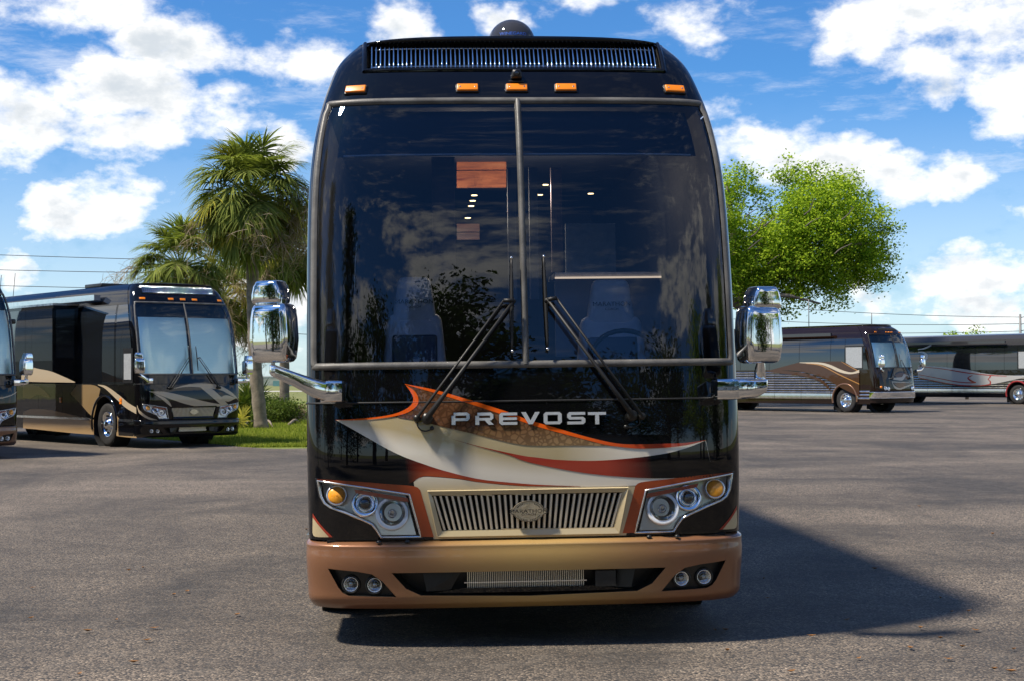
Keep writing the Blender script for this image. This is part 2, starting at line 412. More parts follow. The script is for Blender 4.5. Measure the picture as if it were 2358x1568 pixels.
class MB:
    def __init__(s): s.v = []; s.f = []; s.c = []
    def add(s, vs, fs, col=None):
        b = len(s.v); s.v += [tuple(x) for x in vs]; s.f += [tuple(i + b for i in f) for f in fs]
        s.c += [col or (1, 1, 1)] * len(vs)
    def box(s, lo, hi, M=None):
        x0, y0, z0 = lo; x1, y1, z1 = hi
        vs = [Vector(p) for p in ((x0, y0, z0), (x1, y0, z0), (x1, y1, z0), (x0, y1, z0), (x0, y0, z1), (x1, y0, z1), (x1, y1, z1), (x0, y1, z1))]
        if M is not None: vs = [M @ p for p in vs]
        s.add(vs, [(0, 3, 2, 1), (4, 5, 6, 7), (0, 1, 5, 4), (1, 2, 6, 5), (2, 3, 7, 6), (3, 0, 4, 7)])
        return s
    def tube(s, pts, r, n=8, cap=True, flat=1.0):
        pts = [Vector(p) for p in pts]
        rs = r if hasattr(r, '__len__') else [r] * len(pts)
        ring = []; up = None
        for i, p in enumerate(pts):
            t = (pts[min(i + 1, len(pts) - 1)] - pts[max(i - 1, 0)]).normalized()
            if up is None or abs(up.dot(t)) > 0.95: up = Vector((0, 0, 1)) if abs(t.z) < 0.9 else Vector((1, 0, 0))
            a = t.cross(up).normalized(); b = a.cross(t).normalized(); up = b
            ring.append([p + (a * math.cos(2 * math.pi * k / n) + b * math.sin(2 * math.pi * k / n) * flat) * rs[i] for k in range(n)])
        vs = [v for rg in ring for v in rg]; fs = []
        for i in range(len(pts) - 1):
            for k in range(n):
                k2 = (k + 1) % n
                fs.append((i * n + k, i * n + k2, (i + 1) * n + k2, (i + 1) * n + k))
        if cap:
            fs.append(tuple(range(n - 1, -1, -1))); fs.append(tuple((len(pts) - 1) * n + k for k in range(n)))
        s.add(vs, fs); return s
    def lathe(s, prof, c, axis=(0, -1, 0), n=28, sx=1.0, cap=False):
        ax = Vector(axis).normalized(); c = Vector(c)
        up = Vector((0, 0, 1)) if abs(ax.z) < 0.9 else Vector((1, 0, 0))
        a = up.cross(ax).normalized(); b = ax.cross(a)
        vs = []; fs = []
        for (r, h) in prof:
            for k in range(n):
                an = 2 * math.pi * k / n
                vs.append(c + ax * h + (a * math.cos(an) * sx + b * math.sin(an)) * r)
        for i in range(len(prof) - 1):
            for k in range(n):
                k2 = (k + 1) % n
                fs.append((i * n + k, (i + 1) * n + k, (i + 1) * n + k2, i * n + k2))
        if cap and prof[0][0] > 1e-5: fs.append(tuple(range(n)))
        if cap and prof[-1][0] > 1e-5: fs.append(tuple((len(prof) - 1) * n + k for k in range(n - 1, -1, -1)))
        s.add(vs, fs); return s
    def build(s, name, mat, parent=None, smooth=True, cols=False):
        return mk(name, s.v, s.f, mat, parent, smooth, cols=s.c if cols else None)

def auto_smooth(o, ang=35):
    me = o.data
    bm = bmesh.new(); bm.from_mesh(me)
    for e in bm.edges:
        if len(e.link_faces) == 2 and e.calc_face_angle(0) > R(ang): e.smooth = False
    bm.to_mesh(me); bm.free(); return o
def bev_box(name, size, mat, parent, M, bevel=0.02, seg=3, taper=(1, 1), smooth=True, tz=(1.0, 1.0)):
    """Rounded box; taper scales the top in x and y."""
    bm = bmesh.new(); bmesh.ops.create_cube(bm, size=1.0)
    for v in bm.verts:
        k = (v.co.z + 0.5)
        v.co.x *= size[0] * (1 + (taper[0] - 1) * k); v.co.y *= size[1] * (1 + (taper[1] - 1) * k); v.co.z *= size[2]
    bmesh.ops.bevel(bm, geom=list(bm.edges), offset=bevel, segments=seg, profile=0.6, affect='EDGES', clamp_overlap=True)
    bm.transform(M)
    me = bpy.data.meshes.new(name); bm.to_mesh(me); bm.free()
    if smooth: me.polygons.foreach_set('use_smooth', [True] * len(me.polygons))
    return link(name, me, mat, parent)
def text_mesh(body, size, wide=1.0, extrude=0.0):
    cu = bpy.data.curves.new('lettering', 'FONT'); cu.body = body; cu.size = size; cu.align_x = 'CENTER'; cu.align_y = 'CENTER'; cu.extrude = extrude; cu.resolution_u = 3
    ob = bpy.data.objects.new('lettering', cu); COL.objects.link(ob)
    bpy.context.view_layer.update()
    me = bpy.data.meshes.new_from_object(ob.evaluated_get(bpy.context.evaluated_depsgraph_get()))
    bpy.data.objects.remove(ob); bpy.data.curves.remove(cu)
    vs = [(v.co.x * wide, v.co.y, v.co.z) for v in me.vertices]; fs = [tuple(p.vertices) for p in me.polygons]
    bpy.data.meshes.remove(me)
    return vs, fs

def spline(xs, ys):
    """Natural cubic spline through the points, as a function."""
    xs = np.array(xs, float); ys = np.array(ys, float); n = len(xs); h = np.diff(xs)
    A = np.eye(n); b = np.zeros(n)
    for i in range(1, n - 1):
        A[i, i - 1] = h[i - 1]; A[i, i] = 2 * (h[i - 1] + h[i]); A[i, i + 1] = h[i]
        b[i] = 6 * ((ys[i + 1] - ys[i]) / h[i] - (ys[i] - ys[i - 1]) / h[i - 1])
    m = np.linalg.solve(A, b)
    def f(x):
        i = int(min(max(np.searchsorted(xs, x) - 1, 0), n - 2)); t = x - xs[i]
        if x < xs[0]: return float(ys[0] + (x - xs[0]) * ((ys[1] - ys[0]) / h[0] - h[0] * m[1] / 6))
        if x > xs[-1]: t = h[-1]; i = n - 2; return float(ys[-1] + (x - xs[-1]) * ((ys[-1] - ys[-2]) / h[-1] + h[-1] * m[-2] / 6))
        return float(ys[i] + t * ((ys[i + 1] - ys[i]) / h[i] - h[i] * (2 * m[i] + m[i + 1]) / 6) + t * t * m[i] / 2 + t ** 3 * (m[i + 1] - m[i]) / (6 * h[i]))
    return f
def smooth_curve(pts, n):
    """Catmull-Rom through 2D or 3D points, n samples evenly spaced along the length."""
    P = [np.array(p, float) for p in pts]
    if len(P) == 2: return [P[0] + (P[1] - P[0]) * i / (n - 1) for i in range(n)]
    P = [2 * P[0] - P[1]] + P + [2 * P[-1] - P[-2]]
    out = []
    for i in range(1, len(P) - 2):
        for k in range(12):
            t = k / 12
            out.append(0.5 * (2 * P[i] + (P[i + 1] - P[i - 1]) * t + (2 * P[i - 1] - 5 * P[i] + 4 * P[i + 1] - P[i + 2]) * t * t + (3 * P[i] - P[i - 1] - 3 * P[i + 1] + P[i + 2]) * t ** 3))
    out.append(P[-2])
    d = [0.0]
    for a, b in zip(out, out[1:]): d.append(d[-1] + float(np.linalg.norm(b - a)))
    res = []
    for i in range(n):
        s_ = d[-1] * i / (n - 1); j = int(min(max(np.searchsorted(d, s_) - 1, 0), len(d) - 2))
        k = (s_ - d[j]) / max(1e-9, d[j + 1] - d[j]); res.append(out[j] + (out[j + 1] - out[j]) * k)
    return res
def inside(p, poly):
    x, y = p; c = False; n = len(poly)
    for i in range(n):
        x0, y0 = poly[i]; x1, y1 = poly[i - 1]
        if (y0 > y) != (y1 > y) and x < (x1 - x0) * (y - y0) / (y1 - y0) + x0: c = not c
    return c
def cut_sheet(us, vs_, holes):
    """Triangulated rectangle over the grid us x vs_ with exact polygonal holes; 2D points and triangles."""
    P = [Vector((u, v)) for v in vs_ for u in us]; E = []
    nu, nv = len(us), len(vs_)
    for i in range(nu - 1): E += [(i, i + 1), ((nv - 1) * nu + i, (nv - 1) * nu + i + 1)]
    for j in range(nv - 1): E += [(j * nu, (j + 1) * nu), (j * nu + nu - 1, (j + 1) * nu + nu - 1)]
    P = [p for p in P]
    for h in holes:
        b = len(P); P += [Vector(p) for p in h]; E += [(b + i, b + (i + 1) % len(h)) for i in range(len(h))]
    V, _, F, *_ = delaunay_2d_cdt(P, E, [], 0, 1e-6)
    u0, u1, v0, v1 = us[0], us[-1], vs_[0], vs_[-1]
    out = []
    for f in F:
        c = sum((V[i] for i in f), Vector((0, 0))) / len(f)
        if c.x < u0 or c.x > u1 or c.y < v0 or c.y > v1: continue
        if any(inside(c, h) for h in holes): continue
        out.append(tuple(f))
    return V, out
def lin(a, b, n): return [a + (b - a) * i / (n - 1) for i in range(n)]

# ------------------------------------------------------------------ the curved front of a coach
class Shell:
    """Front surface of a coach in its own axes: x across, y rearward, z up. A superellipse in plan, splines in profile."""
    def __init__(s, tab, d, n):
        z = [t[0] for t in tab]; s.w = spline(z, [t[1] for t in tab]); s.r = spline(z, [t[2] for t in tab]); s.d = d; s.n = n
    def F(s, x, z):
        t = min(abs(x) / s.w(z), 0.99999)
        return s.r(z) + s.d * (1 - (1 - t ** s.n) ** (1 / s.n))
    def N(s, x, z):
        wz = s.w(z); t = min(abs(x) / wz, 0.9997); sg = 1 if x >= 0 else -1
        fx = s.d * (1 - t ** s.n) ** (1 / s.n - 1) * t ** (s.n - 1) / wz * sg
        e = 0.004
        dr = (s.r(z + e) - s.r(z - e)) / (2 * e); dw = (s.w(z + e) - s.w(z - e)) / (2 * e)
        fz = dr - fx * sg * t * dw
        return Vector((fx, -1, fz)).normalized()
    def P(s, x, z, off=0.0):
        p = Vector((x, s.F(x, z), z))
        return p + s.N(x, z) * off if off else p
    @staticmethod
    def t_of(q): return math.copysign(1 - (1 - abs(q)) ** 3, q)
    def q_of(s, x, z):
        t = min(abs(x) / s.w(z), 1.0); return math.copysign(1 - (1 - t) ** (1 / 3), x)
    def Pq(s, q, z, off=0.0):
        x = s.t_of(q) * s.w(z); return s.P(x, z, off), s.N(x, z)
    def patch(s, name, qa, qb, za, zb, mat, parent, nq=40, nz=16, off=0.0, zfun=None):
        vs = []; ns = []; fs = []
        for j in range(nz):
            for i in range(nq):
                q = qa + (qb - qa) * i / (nq - 1); z = za + (zb - za) * j / (nz - 1)
                p, n = s.Pq(q, z, off); vs.append(p); ns.append(n)
        for j in range(nz - 1):
            for i in range(nq - 1):
                a = j * nq + i; fs.append((a, a + 1, a + nq + 1, a + nq))
        return mk(name, vs, fs, mat, parent, True, ns)
    def cut_patch(s, name, za, zb, holes, mat, parent, nq=64, nz=24, colfun=None, qlim=1.0):
        hq = [[(s.q_of(x, z) * 1.4, z) for (x, z) in dens(h)] for h in holes]
        V, F = cut_sheet(lin(-1.4 * qlim, 1.4 * qlim, nq), lin(za, zb, nz), hq)
        vs = []; ns = []; cs = []
        for v in V:
            p, n = s.Pq(max(-1, min(1, v.x / 1.4)), v.y); vs.append(p); ns.append(n)
            if colfun: cs.append(colfun(p.x, p.z))
        return mk(name, vs, F, mat, parent, True, ns, cs if colfun else None)
    def ribbon(s, name, up, lo, mat, parent, off=0.002, nt=44, ns_=6, col=None):
        """Painted band between two curves of (x, z) points, laid on the surface."""
        A = smooth_curve(up, nt); B = smooth_curve(lo, nt); vs = []; nn = []; fs = []; cs = []
        for i in range(nt):
            for k in range(ns_):
                f = k / (ns_ - 1); p = A[i] * (1 - f) + B[i] * f
                p[0] = max(-s.w(p[1]) * 0.9995, min(s.w(p[1]) * 0.9995, p[0]))
                vs.append(s.P(p[0], p[1], off)); nn.append(s.N(p[0], p[1]))
                if col: cs.append(col(i / (nt - 1), f, p[0], p[1]) if callable(col) else col)
        for i in range(nt - 1):
            for k in range(ns_ - 1):
                a = i * ns_ + k; fs.append((a, a + ns_, a + ns_ + 1, a + 1))
        return mk(name, vs, fs, mat, parent, True, nn, cs if col else None)
    def wall(s, name, poly, depth, mat, parent, off0=0.0, inset=0.0):
        """Side wall running inward from the rim of a hole."""
        pl = dens(poly); c = np.mean(np.array(poly), axis=0); vs = []; fs = []
        for (x, z) in pl:
            vs.append(s.P(x, z, off0))
            xi = x + (c[0] - x) * inset; zi = z + (c[1] - z) * inset
            vs.append(s.P(xi, zi) + Vector((0, depth, 0)))
        n = len(pl)
        for i in range(n): j = (i + 1) % n; fs.append((2 * i, 2 * j, 2 * j + 1, 2 * i + 1))
        return mk(name, vs, fs, mat, parent, False)
    def plate(s, name, poly, mat, parent, off=0.0, back=0.0, smooth=True):
        """Filled polygon laid on the surface (off along the normal, back straight rearward)."""
        pl = dens(poly, 0.05); xs = [p[0] for p in pl]; zs = [p[1] for p in pl]
        V, F = cut_sheet_poly(pl)
        vs = [s.P(v.x, v.y, off) + Vector((0, back, 0)) for v in V]
        return mk(name, vs, F, mat, parent, smooth, [s.N(v.x, v.y) for v in V])
def dens(poly, step=0.03):
    out = []
    for i in range(len(poly)):
        a = poly[i]; b = poly[(i + 1) % len(poly)]; L = math.hypot(b[0] - a[0], b[1] - a[1]); n = max(1, int(L / step))
        for k in range(n): out.append((a[0] + (b[0] - a[0]) * k / n, a[1] + (b[1] - a[1]) * k / n))
    return out
def cut_sheet_poly(pl):
    P = [Vector(p) for p in pl]; E = [(i, (i + 1) % len(pl)) for i in range(len(pl))]
    V, _, F, *_ = delaunay_2d_cdt(P, E, [], 0, 1e-6)
    out = [tuple(f) for f in F if inside(sum((V[i] for i in f), Vector((0, 0))) / len(f), pl)]
    return V, out
def sweep(name, path, norms, hw, h, mat, parent, closed=False, ns_=7, base=-0.004):
    """Raised moulding along a path of 3D points; each section is a flat arch hw to either side, h high."""
    n = len(path); vs = []; fs = []
    for i in range(n):
        a = path[(i - 1) % n] if closed or i > 0 else path[0]; b = path[(i + 1) % n] if closed or i < n - 1 else path[-1]
        t = (b - a).normalized(); bi = t.cross(norms[i]).normalized()
        for k in range(ns_):
            f = -1 + 2 * k / (ns_ - 1)
            vs.append(path[i] + bi * f * hw + norms[i] * (base + (h - base) * (1 - abs(f) ** 3.2)))
    for i in range(n if closed else n - 1):
        j = (i + 1) % n
        for k in range(ns_ - 1): fs.append((i * ns_ + k, i * ns_ + k + 1, j * ns_ + k + 1, j * ns_ + k))
    return mk(name, vs, fs, mat, parent)
def mirror(poly): return [(-x, z) for (x, z) in poly][::-1]

class Frame:
    """Where a coach stands; turns photograph pixels into points of the coach's own axes."""
    def __init__(s, name, loc, yaw, lean=0.0):
        s.root = empty(name, loc, yaw)
        s.M = Matrix.Translation(loc) @ Matrix.Rotation(yaw, 4, 'Z') @ Matrix.Rotation(lean, 4, 'Y'); s.root.rotation_euler = s.M.to_euler(); s.Mi = s.M.inverted()
        s.o = s.Mi @ Vector((0, 0, CAM_H)); s.R3 = s.Mi.to_3x3()
    def on_y(s, u, v, y):
        d = s.R3 @ ray(u, v); k = (y - s.o.y) / d.y; p = s.o + d * k; return (p.x, p.z)
    def on_x(s, u, v, x):
        d = s.R3 @ ray(u, v); k = (x - s.o.x) / d.x; p = s.o + d * k; return (p.y, p.z)
    def on(s, u, v, shell):
        d = s.R3 @ ray(u, v); y = shell.r(1.5)
        for _ in range(60):
            p = s.o + d * ((y - s.o.y) / d.y)
            lim = shell.w(p.z) * 0.997
            y += 0.6 * (shell.F(max(-lim, min(lim, p.x)), p.z) - y)
        return (max(-lim, min(lim, p.x)), p.z)
def crop(ox, oy, scale):
    """Reads points measured in an enlarged crop of the photograph."""
    return lambda x, y: ((ox + x / scale) * 0.906923, (oy + y / scale) * 0.906923)
c1 = crop(780, 40, 2.1436); c2 = crop(780, 560, 3.1364); c3 = crop(1330, 560, 3.1364); c4 = crop(780, 940, 3.409); c5 = crop(1330, 940, 3.409)
c6 = crop(760, 1340, 2.0684); c7 = crop(620, 690, 4.611); c8 = crop(1800, 700, 4.75); c9 = crop(1080, 1230, 4.3667); c10 = crop(1100, 380, 4.126)
cL = crop(0, 680, 3.1359); cRt = crop(1840, 760, 3.1026); cR2 = crop(2200, 800, 5.895); cB2 = crop(340, 720, 3.8233)

# ------------------------------------------------------------------ large structure: lot, lawn, far ground
def sheet(name, pts, z, mat, kind='structure'):
    o = mk(name, [(x, y, z) for x, y in pts], [tuple(range(len(pts)))], mat, None, False)
    o['kind'] = kind
    return o
tag(sheet('ground', [(-1500, -1500), (1500, -1500), (1500, 1500), (-1500, 1500)], -0.020, 'field'), 'flat pale green grass plain reaching the horizon')
g_edge = [gnd(u, v) for u, v in ((455, 1018), (560, 1028), (640, 1032), (720, 1031))]
LOT = [(-70, -60), (70, -60), (70, 110), (4.0, 110), (3.0, 60), (1.5, 37.5)]
edge_pts = smooth_curve([(p.x, p.y) for p in g_edge[::-1]], 26)
edge_pts = [(x, y + random.uniform(-0.05, 0.05)) for x, y in edge_pts]
LOT += edge_pts + [(-9.6, 40.5), (-12.0, 47), (-30, 75), (-70, 75)]
V_, F_ = cut_sheet_poly(LOT)
lot = mk('asphalt_lot', [(v.x, v.y, 0.0) for v in V_], F_, 'asphalt', None, False)
tag(lot, 'weathered grey asphalt parking lot with stone speckle and stains'); lot['kind'] = 'structure'
LAWN = [(1.5, 37.5), (3.0, 60), (4.0, 108)] + [(-40, 108), (-40, 66), (-30, 75 - 4), (-12.0, 47), (-9.6, 40.5)][:0]
lawn_poly = edge_pts[::-1] + [(1.5, 37.5), (3.0, 60), (4.0, 105), (-60, 105), (-60, 75), (-30, 75), (-12.0, 47), (-9.6, 40.5)]
V_, F_ = cut_sheet_poly(lawn_poly)
lawn = mk('lawn', [(v.x, v.y, -0.006) for v in V_], F_, 'turf', None, False)
tag(lawn, 'green lawn island under the palms beside the lot'); lawn['kind'] = 'structure'
tag(sheet('far_road', [(-360, 176), (220, 176), (220, 186), (-360, 186)], -0.008, 'concrete'), 'pale far road crossing behind the lawn')

# ------------------------------------------------------------------ coach shells
H = Shell([(0.55, 1.299, 0.045), (0.80, 1.302, 0.012), (1.05, 1.304, 0.0), (1.30, 1.305, 0.010), (1.45, 1.305, 0.028), (1.62, 1.305, 0.052), (2.0, 1.305, 0.112),
           (2.5, 1.302, 0.208), (2.9, 1.286, 0.315), (3.25, 1.236, 0.460), (3.50, 1.168, 0.605), (3.63, 1.110, 0.70), (3.745, 1.010, 0.80)], 0.36, 4.0)
HB = Shell([(0.245, 1.285, 0.060), (0.275, 1.300, 0.012), (0.34, 1.308, -0.018), (0.46, 1.313, -0.036), (0.57, 1.315, -0.044), (0.612, 1.315, -0.040), (0.634, 1.310, -0.018), (0.642, 1.300, 0.016)], 0.42, 3.6)
Z_NOSE0, Z_NOSE1, Z_COWL0, Z_COWL1, Z_HEAD0, Z_OPEN0, Z_TOP = 0.650, 1.448, 1.457, 1.655, 3.310, 3.520, 3.745
AXLE, WR, LEN = 1.86, 0.515, 13.6

MAIN = Frame('parked_motor_coach', (0.098, 9.0, -0.016), R(3.6), R(-0.45))
X4 = lambda pts: [MAIN.on(*c4(*p), H) for p in pts]
X5 = lambda pts: [MAIN.on(*c5(*p), H) for p in pts]
X9 = lambda pts: [MAIN.on(*c9(*p), H) for p in pts]
X6 = lambda pts: [MAIN.on(*c6(*p), HB) for p in pts]
X1 = lambda pts: [MAIN.on(*c1(*p), H) for p in pts]
LAMP = X4([(90, 952), (480, 1010), (885, 1072), (985, 1440), (638, 1443), (600, 1380), (560, 1330), (480, 1292), (330, 1232), (200, 1185), (150, 1150), (118, 1090)])
LAMP_C = [X4([(255, 1088)])[0], X4([(500, 1162)])[0], X4([(735, 1250)])[0]]
LAMP_STRIP = X4([(405, 1030), (868, 1104), (880, 1141), (418, 1062)])
GRILLE = X9([(95, 108), (1168, 98), (2230, 88), (2115, 480), (1168, 492), (205, 505)])
gx = [p[0] for p in GRILLE]
gmid = 0.5 * (GRILLE[0][0] + GRILLE[2][0]); gt = 0.5 * (GRILLE[2][0] - GRILLE[0][0]); gb = 0.5 * (GRILLE[3][0] - GRILLE[5][0])
gz1 = (GRILLE[0][1] + GRILLE[2][1]) / 2; gz0 = (GRILLE[3][1] + GRILLE[5][1]) / 2
GRILLE = [(-gt, gz1), (gt, gz1), (gb, gz0), (-gb, gz0)]
POD = X6([(150, 212), (300, 228), (380, 242), (435, 278), (510, 362), (260, 355), (228, 340), (205, 312)])
FOG = [X6([(270, 298)])[0], X6([(395, 302)])[0]]
INTAKE = X6([(485, 236), (800, 234), (1210, 230)]); INTAKE = INTAKE + X6([(1230, 354), (900, 357), (640, 354), (560, 318)])
il = [p for p in INTAKE]
INTAKE = [il[0], (il[0][0] * 0.5, il[0][1]), (-il[0][0] * 0.5, il[0][1]), (-il[0][0], il[0][1]), (-il[6][0], il[6][1]), (-il[5][0], il[5][1]), (0, il[3][1]), il[5], il[6]]
MARKERS = X1([(292, 402), (897, 398), (1165, 398), (1432, 400), (2022, 412)])
mk_x = [-(MARKERS[4][0] - MARKERS[0][0]) / 2, -(MARKERS[3][0] - MARKERS[1][0]) / 2, 0.0, (MARKERS[3][0] - MARKERS[1][0]) / 2, (MARKERS[4][0] - MARKERS[0][0]) / 2]
mk_z = sum(m[1] for m in MARKERS) / 5
OPEN_X = 0.945

def rrect(hx, hz, r, n=5):
    pts = []
    for cx, cz, a0 in ((hx - r, hz - r, 0), (-hx + r, hz - r, 90), (-hx + r, -hz + r, 180), (hx - r, -hz + r, 270)):
        for k in range(n): a = R(a0 + 90 * k / (n - 1)); pts.append((cx + r * math.cos(a), cz + r * math.sin(a)))
    return pts
def loft(name, secs, mat, parent, r=0.3):
    """Rounded-rectangle sections (centre, side vector, up vector) skinned into one body."""
    vs = []; fs = []; prof = rrect(1, 1, r, 4); n = len(prof)
    for c, a, b in secs:
        for (x, z) in prof: vs.append(Vector(c) + Vector(a) * x + Vector(b) * z)
    for i in range(len(secs) - 1):
        for k in range(n): k2 = (k + 1) % n; fs.append((i * n + k, i * n + k2, (i + 1) * n + k2, (i + 1) * n + k))
    fs.append(tuple(range(n - 1, -1, -1))); fs.append(tuple((len(secs) - 1) * n + k for k in range(n)))
    return auto_smooth(mk(name, vs, fs, mat, parent), 40)

def wheel(root, x, y, s):
    """Road wheel at side s (-1 left of the picture, 1 right)."""
    ax = (s, 0, 0)
    t = MB().lathe([(0.30, -0.14), (0.44, -0.15), (0.50, -0.12), (WR, -0.09), (WR, 0.09), (0.50, 0.12), (0.44, 0.15), (0.305, 0.13), (0.30, 0.05)], (x, y, WR), ax, 40, cap=False).build('wheel', 'tyre_rubber', root)
    auto_smooth(t, 50)
    r = MB().lathe([(0.298, 0.10), (0.30, 0.135), (0.285, 0.14), (0.262, 0.09), (0.22, 0.055), (0.17, 0.075), (0.14, 0.10), (0.11, 0.14), (0.10, 0.17), (0.06, 0.185), (0.0, 0.187)], (x, y, WR), ax, 36, cap=False).build('rim', 'chrome', t)
    b = MB()
    for k in range(10):
        a = 2 * math.pi * k / 10
        b.lathe([(0.017, 0.06), (0.017, 0.11), (0.008, 0.118), (0, 0.118)], (x, y + 0.167 * math.cos(a), WR + 0.167 * math.sin(a)), ax, 8)
    o = b.build('lug_nuts', 'chrome', t); o['kind'] = 'stuff'
    for k in range(10):
        a = 2 * math.pi * (k + 0.5) / 10
        MB().lathe([(0.026, 0.080), (0.0, 0.081)], (x, y + 0.232 * math.cos(a), WR + 0.232 * math.sin(a)), ax, 10).build('hand_hole', 'under_black', t)
    return t

def side_sheet(name, S, s, y0, y1, z0, z1, mat, parent, off=0.0, nz=8, ny=2, arches=(), follow=False):
    """Panel of the flank between y0..y1 and z0..z1; wheel arches are cut out of it."""
    def pos(y, z): return Vector((s * (S.w(z) + off), y, z))
    if arches:
        holes = []
        for a in arches: holes.append([(a + 0.615 * math.cos(2 * math.pi * k / 40), WR + 0.04 + 0.615 * math.sin(2 * math.pi * k / 40)) for k in range(40)])
        V, F = cut_sheet(lin(y0, y1, 12), lin(z0, z1, 8), holes)
        vs = [pos(v.x, v.y) for v in V]; fs = [f if s > 0 else f[::-1] for f in F]
        return mk(name, vs, fs, mat, parent, True)
    vs = []; fs = []
    for j in range(nz):
        z = z0 + (z1 - z0) * j / (nz - 1); ya = max(y0, S.r(z) + S.d) if follow else y0
        for i in range(ny): vs.append(pos(ya + (y1 - ya) * i / (ny - 1), z))
    for j in range(nz - 1):
        for i in range(ny - 1):
            a = j * ny + i; f = (a, a + 1, a + ny + 1, a + ny); fs.append(f if s > 0 else f[::-1])
    return mk(name, vs, fs, mat, parent, True)

def side_ribbon(S, s, up, lo, mat, parent, col=None, off=0.004, name='painted_band', nt=30, ns_=5, x=None):
    A = smooth_curve(up, nt); B = smooth_curve(lo, nt); vs = []; fs = []; cs = []
    for i in range(nt):
        for k in range(ns_):
            f = k / (ns_ - 1); p = A[i] * (1 - f) + B[i] * f
            vs.append(Vector((s * (S.w(p[1]) + off) if x is None else x, p[0], p[1])))
            if col: cs.append(col)
    for i in range(nt - 1):
        for k in range(ns_ - 1):
            a = i * ns_ + k; fs.append((a, a + 1, a + ns_ + 1, a + ns_))
    return mk(name, vs, fs, mat, parent, True, None, cs if col else None)

def roof_mesh(S, root, mat, ztop=Z_TOP, crown=0.045, L=LEN):
    r0 = S.r(ztop); wt = S.w(ztop); ys = [r0 + S.d * (k / 12) ** 2 for k in range(0, 13)] + lin(r0 + S.d + 0.3, L, 14)
    ys[0] = r0 + 0.0004
    nx = 31; vs = []; fs = []
    for y in ys:
        k = min(1.0, max(0.0, (y - r0) / S.d)); hw = wt * (1 - (1 - k) ** S.n) ** (1 / S.n)
        rise = crown * min(1.0, 0.62 + 0.38 * (min(1.0, (y - r0) / 0.30)) ** 0.5)
        for i in range(nx):
            f = -1 + 2 * i / (nx - 1); f = math.copysign(1 - (1 - abs(f)) ** 1.6, f)
            vs.append((hw * f, y, ztop + rise * (1 - min(1.0, abs(hw * f) / wt) ** 2.4)))
    for j in range(len(ys) - 1):
        for i in range(nx - 1):
            a = j * nx + i; fs.append((a, a + 1, a + nx + 1, a + nx))
    ro = mk('roof', vs, fs, mat, root)
    vs = []; fs = []; m = 61                                       # upright lip along the front edge, from the header up to the roof
    for i in range(m):
        q_ = -1 + 2 * i / (m - 1); x = S.t_of(q_) * wt; y = S.F(x, ztop)
        rise = crown * min(1.0, 0.62 + 0.38 * (min(1.0, (y - r0) / 0.30)) ** 0.5); zt_ = ztop + rise * (1 - min(1.0, abs(x) / wt) ** 2.4)
        vs += [(x, y + 0.012, zt_ + 0.0015), (x, y - 0.008, zt_ - 0.004), (x, y - 0.012, (zt_ + ztop) / 2 - 0.004), (x, y - 0.004, ztop - 0.010), (x, y + 0.02, ztop - 0.012)]
    for i in range(m - 1):
        for k in range(4): fs.append((5 * i + k, 5 * i + k + 1, 5 * i + k + 6, 5 * i + k + 5))
    mk('roof_lip', vs, fs, mat, ro)
    return ro

